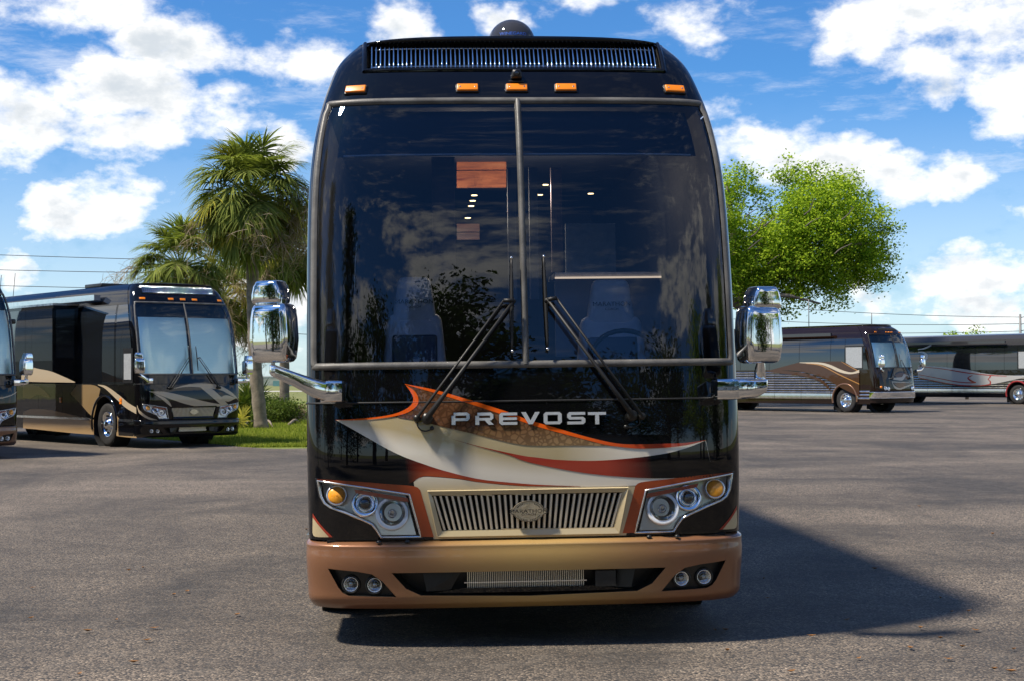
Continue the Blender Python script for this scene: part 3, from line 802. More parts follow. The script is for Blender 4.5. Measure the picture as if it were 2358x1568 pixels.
def coach_sides(S, root, st, L=LEN, zsill=1.44, zfas=3.26, ztop=Z_TOP, seams=None, L0=0.0):
    """Flanks: bay doors below, dark glazing above, fascia under the roof, rear wall, wheels, underbody."""
    lo, win, fas = st['lower'], st['window'], st['fascia']
    zb = 0.34
    for s in (-1, 1):
        f_lo = S.r(0.8) + S.d
        cuts = [f_lo, 1.15, 2.58, 4.1, 5.5, 6.9, 8.3, 9.6 - 0.72, 11.55, 12.5, L]
        for a, b in zip(cuts, cuts[1:]):
            ar = [q for q in (AXLE, 9.6, 10.85) if a < q < b]
            side_sheet('bay_door', S, s, a + 0.006 if a > f_lo else a - 0.02, b - 0.006, zb, zsill - 0.008, lo, root, arches=ar, follow=False)
        wc = seams or [0.0, 1.28, 1.36, 3.0, 4.6, 6.2, 7.8, 9.4, 11.0, 12.4, L]
        for i, (a, b) in enumerate(zip(wc, wc[1:])):
            if b - a < 0.1: side_sheet('window_post', S, s, a, b, zsill, zfas, lo, root, off=0.001); continue
            side_sheet('side_window', S, s, a + 0.005, b - 0.005, zsill, zfas, win, root, off=0.002, nz=10, follow=(i == 0))
        side_sheet('roof_fascia', S, s, 0.0, L, zfas + 0.006, ztop, fas, root, nz=12, follow=True)
        if st.get('trim'):
            MB().box((s * (S.w(0.62)) - 0.004, 2.58, 0.60), (s * (S.w(0.62)) + s * 0.02, 9.6 - 0.74, 0.655)).build('rub_rail', 'chrome_soft', root, False)
            MB().box((s * (S.w(0.62)) - 0.004, f_lo + 0.03, 0.60), (s * (S.w(0.62)) + s * 0.02, 1.12, 0.655)).build('rub_rail', 'chrome_soft', root, False)
        for a in (AXLE, 9.6, 10.85):
            wheel(root, s * 1.10, a, s)
            pth = [Vector((s * (S.w(0.8) + 0.006), a + 0.63 * math.cos(R(k)), WR + 0.04 + 0.63 * math.sin(R(k)))) for k in range(-16, 197, 7)]
            sweep('wheel_arch', pth, [Vector((s, 0, 0))] * len(pth), 0.035, 0.025, st.get('arch', lo), root)
            MB().lathe([(0.62, -0.42), (0.62, 0.0)], (s * 1.30, a, WR + 0.04), (s, 0, 0), 24, cap=False).build('wheel_well', 'under_black', root)
        if st.get('side_marker'):
            for yy in (1.02, 4.2):
                mbx = MB().box((s * S.w(1.1) - 0.004, yy - 0.05, 1.0), (s * (S.w(1.1)) + s * 0.016, yy + 0.05, 1.055)); mbx.box((s * S.w(1.1) - 0.004, yy - 0.05, 1.07), (s * (S.w(1.1)) + s * 0.016, yy + 0.05, 1.125))
                mbx.build('side_marker', 'amber_lens', root, False)
    zs = lin(zb, ztop, 14)
    vs = [(sg * S.w(z), L, z) for z in zs for sg in (-1, 1)]; fs = [(2 * i, 2 * i + 1, 2 * i + 3, 2 * i + 2) for i in range(len(zs) - 1)]
    mk('rear_wall', vs, fs, lo, root)
    MB().box((-1.20, 0.55, 0.30), (1.20, 1.15, 1.28)).box((-0.82, 1.15, 0.30), (0.82, L - 0.05, 0.9)).build('underbody', 'under_black', root, False)

def gasket_loop(S, root, z0, z1, tl, mat, hw=0.026, h=0.016, div=True):
    """Rubber frame round the windshield and the bar between the panes."""
    path = []; nor = []
    rr = 0.05
    def put(x, z): path.append(S.P(x, z)); nor.append(S.N(x, z))
    xs = lambda z: S.w(z) * tl
    for q in lin(-1 + 0.06, 1 - 0.06, 60):
        t = math.copysign(1 - (1 - abs(q)) ** 2.0, q)
        put(t * xs(z0), z0)
    for k in range(1, 6): a = R(-90 + 90 * k / 6); put(xs(z0) - rr * 0.25 + rr * 0.25 * math.cos(a), z0 + rr + rr * math.sin(a))
    for z in lin(z0 + rr + 0.02, z1 - rr - 0.02, 40): put(xs(z), z)
    for k in range(1, 6): a = R(90 * k / 6); put(xs(z1) - rr * 0.25 + rr * 0.25 * math.cos(a), z1 - rr + rr * math.sin(a))
    for q in lin(1 - 0.06, -1 + 0.06, 60):
        t = math.copysign(1 - (1 - abs(q)) ** 2.0, q)
        put(t * xs(z1), z1)
    for k in range(1, 6): a = R(90 + 90 * k / 6); put(-xs(z1) + rr * 0.25 + rr * 0.25 * math.cos(a), z1 - rr + rr * math.sin(a))
    for z in lin(z1 - rr - 0.02, z0 + rr + 0.02, 40): put(-xs(z), z)
    for k in range(1, 6): a = R(180 + 90 * k / 6); put(-xs(z0) + rr * 0.25 + rr * 0.25 * math.cos(a), z0 + rr + rr * math.sin(a))
    g = sweep('windshield_gasket', path, nor, hw, h, mat, root, closed=True)
    if div:
        zz = lin(z0, z1, 40)
        sweep('windshield_divider', [S.P(0, z) for z in zz], [S.N(0, z) for z in zz], 0.020, 0.020, mat, root)
    return g

def wiper(S, root, piv1, piv2, top1, top2, b0, b1, off=0.075):
    """Pantograph wiper: two rods from their pivots on the nose to a blade lying on the glass; points are (x, z)."""
    P = lambda p, o: S.P(p[0], p[1], o)
    arm = MB()
    arm.tube([P(piv1, 0.03), P(piv1, 0.06), P(top1, off)], [0.012, 0.009, 0.0065], 8)
    a = arm.build('wiper', 'wiper_black', root)
    MB().tube([P(piv2, 0.03), P(piv2, 0.07), P(((piv2[0] * 3 + top2[0]) / 4, (piv2[1] * 3 + top2[1]) / 4), off), P(top2, off)], [0.024, 0.019, 0.012, 0.009], 8).build('wiper_arm', 'wiper_black', a)
    MB().lathe([(0.034, -0.03), (0.034, 0.05), (0.028, 0.065), (0.0, 0.068)], P(piv2, 0.0), S.N(*piv2), 14).build('pivot_cap', 'plastic_black', a)
    MB().lathe([(0.022, -0.03), (0.022, 0.05), (0.015, 0.06), (0.0, 0.062)], P(piv1, 0.0), S.N(*piv1), 12).build('pivot_cap', 'plastic_black', a)
    mid = ((b0[0] + b1[0]) / 2, (b0[1] + b1[1]) / 2)
    MB().tube([P(top1, off), P(top2, off)], 0.013, 6).tube([P(top2, off), P(mid, off * 0.7)], 0.014, 6).build('blade_yoke', 'wiper_black', a)
    n = 12
    pts = [((b0[0] + (b1[0] - b0[0]) * i / n), b0[1] + (b1[1] - b0[1]) * i / n) for i in range(n + 1)]
    bl = MB().tube([P(p, 0.020) for p in pts], 0.006, 6)
    bl.tube([P(p, 0.034) for p in pts], [0.006 + 0.006 * math.sin(math.pi * i / n) for i in range(n + 1)], 6)
    bl.build('blade', 'wiper_black', a)
    for p in (pts[0], pts[-1]): MB().tube([P((p[0], p[1] - 0.008), 0.032), P((p[0], p[1] + 0.008), 0.032)], 0.009, 8).build('blade_tip', 'chrome_soft', a)
    return a

def headlamp(S, root, s, detail=True):
    poly = LAMP if s < 0 else mirror(LAMP)
    m = (lambda p: p) if s < 0 else (lambda p: (-p[0], p[1]))
    hl = S.wall('headlamp', poly, 0.11, 'chrome', root, 0.0, 0.10)
    back = [(p[0] + (sum(q[0] for q in poly) / len(poly) - p[0]) * 0.08, p[1] + (sum(q[1] for q in poly) / len(poly) - p[1]) * 0.08) for p in poly]
    bowl = S.plate('reflector_bowl', back, 'lamp_silver', hl, 0.0, 0.0, smooth=False)
    zl0, zl1 = min(p[1] for p in back), max(p[1] for p in back)
    for v in bowl.data.vertices: v.co.y += 0.016 + 0.060 * (v.co.z - zl0) / (zl1 - zl0)      # leans back so the silvering faces the sky
    pd = dens(poly, 0.04)
    sweep('bezel', [S.P(x, z) for x, z in pd], [S.N(x, z) for x, z in pd], 0.008, 0.006, 'silver_trim', hl, closed=True, ns_=5)
    sweep('bezel_gap', [S.P(x, z) for x, z in dens([(p[0] + (p[0] - sum(q[0] for q in poly) / len(poly)) * 0.045, p[1] + (p[1] - sum(q[1] for q in poly) / len(poly)) * 0.055) for p in poly], 0.04)],
          [S.N(x, z) for x, z in dens(poly, 0.04)][:10 ** 6] if False else [S.N(x, z) for x, z in dens([(p[0] + (p[0] - sum(q[0] for q in poly) / len(poly)) * 0.045, p[1] + (p[1] - sum(q[1] for q in poly) / len(poly)) * 0.055) for p in poly], 0.04)],
          0.007, 0.003, 'rubber_black', hl, closed=True, ns_=5)
    c = [m(p) for p in LAMP_C]
    B = lambda p, o: Vector((p[0], S.F(*p) + o, p[1]))
    AX = (0, -1, 0.26)
    MB().lathe([(0.060, 0.0), (0.062, 0.024), (0.056, 0.030), (0.050, 0.024)], B(c[0], 0.034), AX, 28).build('signal_ring', 'silver_trim', hl)
    MB().lathe([(0.053, 0.0), (0.053, 0.020), (0.040, 0.030), (0.0, 0.034)], B(c[0], 0.029), AX, 28).build('turn_signal', 'turn_lens', hl)
    MB().lathe([(0.078, 0.0), (0.080, 0.030), (0.072, 0.036), (0.052, 0.018), (0.040, 0.012), (0.036, 0.03)], B(c[1], 0.044), AX, 28).build('projector_ring', 'chrome', hl)
    MB().lathe([(0.036, 0.01), (0.035, 0.03), (0.027, 0.046), (0.014, 0.054), (0.0, 0.056)], B(c[1], 0.044), AX, 22).build('projector_lens', 'dark_glass', hl)
    MB().lathe([(0.098, 0.0), (0.100, 0.040), (0.092, 0.048), (0.080, 0.040), (0.074, 0.044)], B(c[2], 0.050), AX, 32).build('beam_ring', 'lamp_silver', hl)
    MB().lathe([(0.076, 0.040), (0.064, 0.020), (0.045, 0.004), (0.024, -0.004), (0.022, 0.02)], B(c[2], 0.050), AX, 32).build('beam_reflector', 'chrome', hl)
    MB().lathe([(0.0725, 0.0425), (0.0735, 0.045), (0.0745, 0.0425)], B(c[2], 0.050), AX, 32).build('beam_seal', 'rubber_black', hl)
    MB().lathe([(0.024, 0.0), (0.026, 0.030), (0.018, 0.042), (0.012, 0.036), (0.0, 0.034)], B(c[2], 0.050), AX, 18).build('bulb_shield', 'bulb_grey', hl)
    st_ = [m(p) for p in LAMP_STRIP]
    if s > 0: st_ = st_[::-1]
    S.plate('reflector_strip', st_, 'red_reflector', hl, 0.0, 0.020)
    S.plate('lamp_cover', poly, 'clear_cover', hl, -0.002)
    return hl
MAIN_PX = 1.0

def grille(S, root, bar_mat='gold_chrome', nbars=33, back='plastic_black'):
    g = S.wall('grille', GRILLE, 0.055, back, root, 0.0)
    S.plate('grille_backing', GRILLE, 'under_black', g, 0.0, 0.053)
    for i in range(nbars):
        f = (i + 0.5) / nbars * 2 - 1
        xt, xb = f * gt, f * gb
        b = MB(); n = 4; pw = 0.0082
        vs = []; fs = []
        for j in range(n):
            k = j / (n - 1); x = xb + (xt - xb) * k; z = gz0 + 0.004 + (gz1 - gz0 - 0.008) * k; y = S.F(x, z)
            for dx, dy in ((-pw, 0.030), (-pw, 0.008), (-pw * 0.55, 0.001), (pw * 0.55, 0.001), (pw, 0.008), (pw, 0.030)): vs.append((x + dx, y + dy, z))
        for j in range(n - 1):
            for q_ in range(5): fs.append((j * 6 + q_, j * 6 + q_ + 1, j * 6 + 7 + q_, j * 6 + 6 + q_))
        mk('grille_bar', vs, fs, bar_mat, g, False)
    return g

def emblem(S, root, cx, cz, sx, full=True, offy=0.012):
    """Oval badge with side tabs, lettering and a leaf wreath; sx is half its width."""
    k = sx / 222.0
    outl = []
    for a in range(0, 360, 6):
        x = 190 * math.cos(R(a)); z = 126 * math.sin(R(a))
        if abs(z) < 34: x = math.copysign(222, x); 
        outl.append((x * k, z * k))
    y0 = S.F(cx, cz) - offy
    def P(x, z, o=0.0): return Vector((cx + x, y0 - o, cz + z))
    n = len(outl)
    vs = [P(x, z, 0.008) for x, z in outl] + [P(x * 1.02, z * 1.03, -0.006) for x, z in outl]
    fs = [tuple(range(n))] + [(i, n + i, n + (i + 1) % n, (i + 1) % n) for i in range(n)]
    e = mk('emblem', vs, fs, 'emblem_gold', root, False)
    if not full: return e
    rim = [P(x * 0.965, z * 0.955, 0.008) for x, z in outl]
    sweep('emblem_rim', rim, [Vector((0, -1, 0))] * n, 0.0022, 0.0025, 'emblem_ink', e, closed=True, ns_=3, base=-0.001)
    for body, size, wide, zz in (('MARATHON', 62, 1.34, 0), ('COACH', 38, 1.30, -38)):
        tv, tf = text_mesh(body, size * k, wide)
        tv2 = [P(v[0], v[1] + zz * k, 0.0115) for v in tv]
        mk('lettering', tv2, tf, 'emblem_ink', e, False)
    leaf = MB()
    for sgn in (-1, 1):
        for a in list(range(26, 60, 8)) + list(range(-84, -28, 8)):
            c = (sgn * 155 * math.cos(R(a)), 103 * math.sin(R(a)))
            ta = R(a + 90 + (28 if a > 0 else -28))
            for fl in (-0.5, 0.5):
                d = (sgn * math.cos(ta + fl), math.sin(ta + fl)); nrm = (-d[1], d[0])
                pts = [(c[0], c[1]), (c[0] + d[0] * 9 + nrm[0] * 4, c[1] + d[1] * 9 + nrm[1] * 4), (c[0] + d[0] * 18, c[1] + d[1] * 18), (c[0] + d[0] * 9 - nrm[0] * 4, c[1] + d[1] * 9 - nrm[1] * 4)]
                leaf.add([P(x * k, z * k, 0.0095) for x, z in pts], [(0, 1, 2, 3)])
    o = leaf.build('wreath', 'emblem_ink', e, False); o['kind'] = 'stuff'
    return e

def mirror_head(root, s, main_c, up_c, tilt, w_=0.245, h_=0.33, uw=0.185, uh=0.135):
    Rz = Matrix.Rotation(tilt, 4, 'Z')
    def shape(name, c, w, h, d, top, bot, par, r=0.28):
        secs = []
        for f, kx, ky in ((-0.5, bot * 0.78, 0.50), (-0.48, bot * 0.90, 0.74), (-0.43, bot * 0.985, 0.92), (-0.36, bot, 0.985), (-0.30, (1 + bot * 2) / 3, 1.0), (-0.1, 1.0, 1.0), (0.25, (1 + top) / 2, 1.0), (0.36, top * 1.01, 0.985), (0.43, top * 0.985, 0.92), (0.48, top * 0.92, 0.78), (0.5, top * 0.82, 0.56)):
            secs.append((Vector(c) + Rz @ Vector((0, 0, f * h)), Rz @ Vector((w / 2 * kx, 0, 0)), Rz @ Vector((0, d / 2 * ky, 0))))
        return loft(name, secs, 'chrome', par, r)
    m = shape('side_mirror', main_c, w_, h_, 0.17, 0.88, 0.90, root)
    shape('upper_mirror', up_c, uw, uh, 0.14, 0.74, 1.0, m, 0.22)
    shape('mirror_neck', (Vector(main_c) + Vector(up_c)) / 2 + Vector((0, 0, 0.045)), uw * 0.9, 0.10, 0.11, 1, 1, m)
    g = Vector(main_c) + Rz @ Vector((0, 0.082, 0))
    bev_box('mirror_glass', (w_ * 0.8, 0.012, h_ * 0.82), 'dark_glass', m, Matrix.Translation(g) @ Rz, 0.005, 2)
    return m

# ------------------------------------------------------------------ a tall coach with twin windshields
T_GL = 0.962
def qt(t): return 1 - (1 - t) ** (1 / 3)
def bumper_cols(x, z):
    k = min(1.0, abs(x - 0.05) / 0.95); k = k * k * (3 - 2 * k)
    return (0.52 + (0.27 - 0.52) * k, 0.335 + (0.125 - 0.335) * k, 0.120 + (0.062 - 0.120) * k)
def tall_coach(fr, st):
    root, S = fr.root, H
    body = st['body']
    holes = [LAMP, mirror(LAMP), GRILLE]
    nose = S.cut_patch('nose_panel', Z_NOSE0, Z_NOSE1, holes, body, root, 72, 30)
    S.patch('cowl_panel', -1, 1, Z_COWL0, Z_COWL1, body, root, 81, 8)
    # the shut line between cowl and nose
    qs = lin(-0.985, 0.985, 80); sz = (Z_NOSE1 + Z_COWL0) / 2
    sweep('panel_seam', [S.Pq(q, sz)[0] for q in qs], [S.Pq(q, sz)[1] for q in qs], 0.0075, 0.0055, 'rubber_black', root, ns_=5)
    for s in (-1, 1):
        S.patch('windshield_pane', s * qt(0.010), s * qt(T_GL), Z_COWL1 + 0.004, Z_HEAD0 - 0.004, st['glass'], root, 40, 40, -0.006)
        S.patch('windshield_pillar', s * qt(T_GL), s * 1.0, Z_COWL1 - 0.001, Z_HEAD0 + 0.001, body, root, 12, 24)
    gasket_loop(S, root, Z_COWL1 + 0.012, Z_HEAD0 - 0.006, T_GL, 'rubber_grey', 0.023, 0.014)
    opening = [(-OPEN_X, Z_OPEN0), (OPEN_X, Z_OPEN0), (OPEN_X - 0.008, Z_TOP - 0.03), (OPEN_X - 0.035, Z_TOP - 0.002), (-OPEN_X + 0.035, Z_TOP - 0.002), (-OPEN_X + 0.008, Z_TOP - 0.03)]
    S.cut_patch('header_panel', Z_HEAD0, Z_TOP, [opening], body, root, 72, 18)
    roof_mesh(S, root, body)
    # recessed chrome-slat air intake under the roof lip
    mouth = [(-OPEN_X, Z_OPEN0), (OPEN_X, Z_OPEN0), (OPEN_X - 0.008, Z_TOP - 0.03), (OPEN_X - 0.035, Z_TOP - 0.002), (-OPEN_X + 0.035, Z_TOP - 0.002), (-OPEN_X + 0.008, Z_TOP - 0.03)]
    rg = S.wall('roof_grille', mouth, 0.20, 'under_black', root, 0.0, 0.02)
    S.plate('grille_backing', mouth, 'under_black', rg, 0.0, 0.198)
    sx = lin(-OPEN_X, OPEN_X, 40)
    sweep('intake_lip', [S.P(x, Z_OPEN0) for x in sx], [(S.N(x, Z_OPEN0) + Vector((0, 0, 1.0))).normalized() for x in sx], 0.016, 0.016, body, root)
    for s in (-1, 1):
        zz = lin(Z_OPEN0 - 0.005, Z_TOP, 14)
        sweep('intake_cheek', [S.P(s * (OPEN_X + 0.004), z) for z in zz], [(S.N(s * OPEN_X, z) + Vector((-s * 0.6, 0, 0))).normalized() for z in zz], 0.016, 0.015, body, root)
    prof = [(S.r(3.53) + 0.002, 3.5265), (S.r(3.54) + 0.026, 3.531), (S.r(3.57) + 0.024, 3.57), (S.r(3.63) + 0.022, 3.63), (S.r(3.69) + 0.024, 3.69), (S.r(3.73) + 0.044, 3.728)]
    n_sl = st.get('slats', 66); hw = 0.0048 * 66 / n_sl
    vs = []; fs = []
    for (y, z) in prof: vs += [(-hw, y + 0.022, z + 0.004), (-hw * 0.9, y + 0.003, z), (0, y - 0.002, z), (hw * 0.9, y + 0.003, z), (hw, y + 0.022, z + 0.004)]
    for j in range(len(prof) - 1):
        for k in range(4): fs.append((j * 5 + k, j * 5 + k + 1, j * 5 + k + 6, j * 5 + k + 5))
    first = None; ref = S.F(0, 3.6)
    for i in range(n_sl):
        x = -0.905 + 1.81 * i / (n_sl - 1)
        if first is None: o = first = mk('slat', vs, fs, 'chrome', rg)
        else: o = first.copy(); COL.objects.link(o)
        o.parent = rg; o.location = (x, S.F(x, 3.6) - ref, 0)
    for z in (3.557, 3.692):
        MB().tube([(x, S.F(x, z) + 0.046, z) for x in lin(-0.93, 0.93, 21)], 0.004, 5).build('cross_rod', 'chrome_soft', rg)
    # roof marker lamps
    for x in mk_x:
        c, n = S.P(x, mk_z), S.N(x, mk_z)
        side = Vector((0, 0, 1)).cross(-n).normalized() * -1; up = n.cross(side) * -1
        Mx = Matrix.Translation(c) @ Matrix((side, -n, n.cross(side) * 1)).transposed().to_4x4()
        b_ = bev_box('marker_lamp', (0.145, 0.018, 0.066), 'plastic_black', root, Mx, 0.005, 2)
        bev_box('marker_lens', (0.130, 0.034, 0.052), 'amber_lens', b_, Matrix.Translation(n * 0.004) @ Mx, 0.007, 3)
        if st.get('near'):
            for dx in (-0.046, 0.046): MB().lathe([(0.006, 0.0), (0.005, 0.003), (0, 0.0035)], c + n * 0.020 + side * dx, n, 8).build('lens_screw', 'chrome_soft', b_)
    # bumper
    pods = [POD, mirror(POD)]
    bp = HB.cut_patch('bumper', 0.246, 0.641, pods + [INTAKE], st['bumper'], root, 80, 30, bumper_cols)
    vs = []; fs = []; qs = lin(-1, 1, 60)
    for q in qs:
        p, n = HB.Pq(q, 0.641); x = p.x; vs += [p, (x * 0.985, p.y + 0.05, 0.648)]
    for i in range(59): fs.append((2 * i, 2 * i + 2, 2 * i + 3, 2 * i + 1))
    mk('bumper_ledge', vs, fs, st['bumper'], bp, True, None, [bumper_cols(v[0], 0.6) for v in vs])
    MB().box((-1.18, 0.10, 0.632), (1.18, 0.60, 0.652)).build('bumper_gap', 'under_black', bp, False)
    for s in (-1, 1):
        MB().box((s * 1.0 - 0.29, HB.r(0.45) + HB.d - 0.005, 0.26), (s * 1.0 + 0.29, 0.55, 0.63)).build('bumper_core', 'under_black', bp, False)
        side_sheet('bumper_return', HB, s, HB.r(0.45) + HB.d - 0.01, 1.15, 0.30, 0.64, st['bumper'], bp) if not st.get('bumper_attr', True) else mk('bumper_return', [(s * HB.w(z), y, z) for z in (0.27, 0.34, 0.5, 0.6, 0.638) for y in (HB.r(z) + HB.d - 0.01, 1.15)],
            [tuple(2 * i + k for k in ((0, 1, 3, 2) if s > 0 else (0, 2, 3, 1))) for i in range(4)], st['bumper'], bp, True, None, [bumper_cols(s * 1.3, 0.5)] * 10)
        pod = POD if s < 0 else mirror(POD)
        w_ = HB.wall('fog_pod', pod, 0.045, 'plastic_black', root, 0.0, 0.05)
        HB.plate('pod_backing', pod, 'plastic_black', w_, 0.0, 0.043)
        for f in FOG:
            fx = f[0] if s < 0 else -f[0]
            c = Vector((fx, HB.F(fx, f[1]) + 0.046, f[1]))
            MB().lathe([(0.053, -0.004), (0.055, 0.026), (0.047, 0.030), (0.044, 0.012)], c, (0, -1, 0), 24).build('fog_lamp', 'plastic_black', w_)
            MB().lathe([(0.045, 0.016), (0.043, 0.026), (0.0385, 0.027), (0.036, 0.014)], c, (0, -1, 0), 24).build('fog_ring', 'chrome_soft', w_)
            MB().lathe([(0.037, 0.012), (0.030, 0.006), (0.012, 0.001), (0.0, 0.001)], c, (0, -1, 0), 24).build('fog_reflector', 'bulb_grey', w_)
            MB().lathe([(0.014, 0.002), (0.014, 0.016), (0.0, 0.018)], c, (0, -1, 0), 12).build('fog_bulb', 'bulb_grey', w_)
            MB().lathe([(0.038, 0.020), (0.030, 0.026), (0.015, 0.029), (0.0, 0.030)], c, (0, -1, 0), 24).build('fog_glass', 'fog_lens', w_)
    it = HB.wall('lower_intake', INTAKE, 0.14, 'plastic_black', root, 0.0, 0.03)
    HB.plate('intake_backing', INTAKE, 'plastic_black', it, 0.0, 0.138)
    fx0, fx1 = (-0.36, 0.32)
    fz1, fz0 = il[0][1] - 0.006, il[0][1] - 0.108
    b = MB()
    for i in range(62):
        x = fx0 + (fx1 - fx0) * i / 61; b.box((x - 0.0022, 0.030, fz0), (x + 0.0022, 0.05, fz1))
    o = b.build('condenser_fins', 'gold_chrome', it, False); o['kind'] = 'stuff'
    MB().box((fx0 - 0.02, 0.034, fz0 + 0.034), (fx1 + 0.02, 0.044, fz0 + 0.040)).build('fin_rod', 'chrome_soft', it, False)
    MB().box((0.385, -0.02, fz0 + 0.006), (0.505, 0.05, fz1 - 0.004)).build('radar_box', 'plastic_black', it, False)
    for s in (-1, 1):
        vs = [(s * 0.40 + (0 if s < 0 else 0.12), 0.03, fz1), (s * 0.62, 0.0, fz1 - 0.002), (s * 0.60, 0.0, fz0 - 0.004), (s * 0.46 + (0 if s < 0 else 0.05), 0.03, fz0 - 0.004)]
        mk('intake_duct', vs, [(0, 1, 2, 3)], 'plastic_black', it, False)
    HB_l = [(il[5][0] * 0.93, il[5][1] + 0.006), (il[5][0] * 0.60, il[5][1] + 0.035), (-il[5][0] * 0.60, il[5][1] + 0.035), (-il[5][0] * 0.93, il[5][1] + 0.006)]
    HB.plate('intake_shelf', HB_l, 'black_paint', it, 0.0, 0.035)
    for u in ((418, 62), (568, 62)):
        x = X6([(u[0], 80)])[0][0]
        for s in (-1, 1): MB().lathe([(0.016, 0), (0.016, 0.008), (0.006, 0.016), (0, 0.016)], (s * x, 0.006, 0.640), (0, 0, 1), 8).build('bumper_bolt', 'plastic_black', bp)
    for s in (-1, 1): headlamp(S, root, s)
    grille(S, root, st.get('bars', 'gold_chrome'))
    # raised frame round the grille
    fr_o = [(-gt * 1.045, gz1 + 0.030), (gt * 1.045, gz1 + 0.030), (gb * 1.06, gz0 - 0.035), (-gb * 1.06, gz0 - 0.035)]
    vs = []; fs = []; po, pi_ = dens(fr_o, 0.06), None
    n = 24
    ring_o = []; ring_i = []
    for i in range(4):
        for k in range(n):
            f = k / n; a, b_ = fr_o[i], fr_o[(i + 1) % 4]; c, d = GRILLE[i], GRILLE[(i + 1) % 4]
            ring_o.append((a[0] + (b_[0] - a[0]) * f, a[1] + (b_[1] - a[1]) * f)); ring_i.append((c[0] + (d[0] - c[0]) * f, c[1] + (d[1] - c[1]) * f))
    for (xo, zo), (xi, zi) in zip(ring_o, ring_i):
        vs += [S.P(xo, zo, 0.004), S.P(xo + (xi - xo) * 0.12, zo + (zi - zo) * 0.12, 0.016), S.P(xi, zi, 0.004), S.P(xi, zi, -0.02)]
    for i in range(len(ring_o)):
        j = (i + 1) % len(ring_o)
        for k in range(3): fs.append((4 * i + k, 4 * j + k, 4 * j + k + 1, 4 * i + k + 1))
    auto_smooth(mk('grille_frame', vs, fs, 'graphic_paint' if st.get('frame_col') else body, root, True, None, [st['frame_col']] * len(vs) if st.get('frame_col') else None), 20)
    emblem(S, root, 0.0, (gz0 + gz1) / 2 + 0.004, 0.107, st.get('near', False))
    # wipers
    wp = st['wipers']
    for a in wp: wiper(S, root, *a)
    # mirrors
    ML, MR = st['mirrors']
    mirror_head(root, -1, *ML); mirror_head(root, 1, *MR)
    aL = MAIN_ARMS
    l = loft('mirror_arm', aL[0], 'chrome', root, 0.35); loft('arm_bracket', aL[1], 'chrome', l, 0.25)
    MB().tube(aL[4], 0.012, 10).build('mirror_pin', 'chrome', l)
    r = loft('mirror_arm', aL[2], 'chrome', root, 0.35); loft('arm_bracket', aL[3], 'chrome', r, 0.25)
    MB().tube(aL[5], [0.036, 0.033, 0.024, 0.022], 12).build('mirror_stem', 'chrome', r)
    coach_sides(S, root, st)
    if st.get('shade'):
        for s in (-1, 1):
            S.patch('windshield_shade', s * qt(0.03), s * qt(0.93), Z_COWL1 + 0.03, 2.98, 'pleated_shade', root, 26, 24, -0.055)
        S.patch('sun_visor', -qt(0.95), qt(0.95), 2.985, Z_HEAD0, 'interior_dark', root, 40, 8, -0.10)
        MB().box((-1.15, 0.62, 1.1), (1.15, 0.66, 3.25)).build('cab_bulkhead', 'under_black', root, False)
    return nose

# wiper, mirror and arm geometry measured on the near coach
def on(u, v): return MAIN.on(u, v, H)
W_L = (on(*c4(952, 418)), on(*c4(1040, 418)), on(*c2(1560, 662)), on(*c2(1640, 662)), on(*c2(1630, 1045)), on(*c2(1624, 312)))
W_R = (on(*c5(1012, 400)), on(*c5(925, 395)), on(*c3(250, 642)), on(*c3(182, 655)), on(*c3(187, 1028)), on(*c3(155, 300)))
def yp(c, x, y, dep):
    a = MAIN.on_y(*c(x, y), dep); return Vector((a[0], dep, a[1]))
M_L = (yp(c7, 352, 720, -0.16), yp(c7, 312, 250, -0.15), R(-25))
M_R = (yp(c8, 596, 712, -0.10), yp(c8, 642, 278, -0.09), R(20))
def sec(c, x, z0, z1, dep, hy, dx=(0, 0)):
    a = yp(c, x, z0, dep); b = yp(c, x + dx[0], z1, dep + dx[1]); m = (a + b) / 2
    return (m, Vector((0, hy, 0)), (a - b) / 2)
MAIN_ARMS = [
    [sec(c7, 300, 1085, 1185, -0.17, 0.030), sec(c7, 325, 1078, 1215, -0.18, 0.045), sec(c7, 372, 1088, 1240, -0.18, 0.052), sec(c7, 600, 1170, 1345, -0.12, 0.060), sec(c7, 800, 1238, 1460, -0.06, 0.065), sec(c7, 930, 1275, 1510, -0.02, 0.070), sec(c7, 1030, 1285, 1500, 0.02, 0.070)],
    [sec(c7, 900, 1475, 1530, -0.02, 0.05), sec(c7, 960, 1275, 1525, -0.015, 0.06), sec(c7, 1030, 1268, 1522, -0.01, 0.07), sec(c7, 1150, 1268, 1518, 0.0, 0.075), sec(c7, 1178, 1280, 1500, 0.02, 0.065)],
    [sec(c8, 690, 1250, 1350, -0.06, 0.04), sec(c8, 672, 1240, 1400, -0.06, 0.055), sec(c8, 560, 1236, 1460, -0.045, 0.065), sec(c8, 420, 1236, 1472, -0.03, 0.068), sec(c8, 262, 1238, 1478, 0.0, 0.068)],
    [sec(c8, 450, 1410, 1475, -0.025, 0.05), sec(c8, 400, 1236, 1478, -0.02, 0.06), sec(c8, 262, 1236, 1490, -0.012, 0.07), sec(c8, 75, 1240, 1490, 0.0, 0.075), sec(c8, 45, 1255, 1465, 0.02, 0.065)],
    [yp(c7, 338, 1000, -0.17), yp(c7, 338, 1100, -0.17)],
    [yp(c8, 615, 1260, -0.06), yp(c8, 615, 1130, -0.07), yp(c8, 625, 1020, -0.09), yp(c8, 600, 940, -0.10)]]

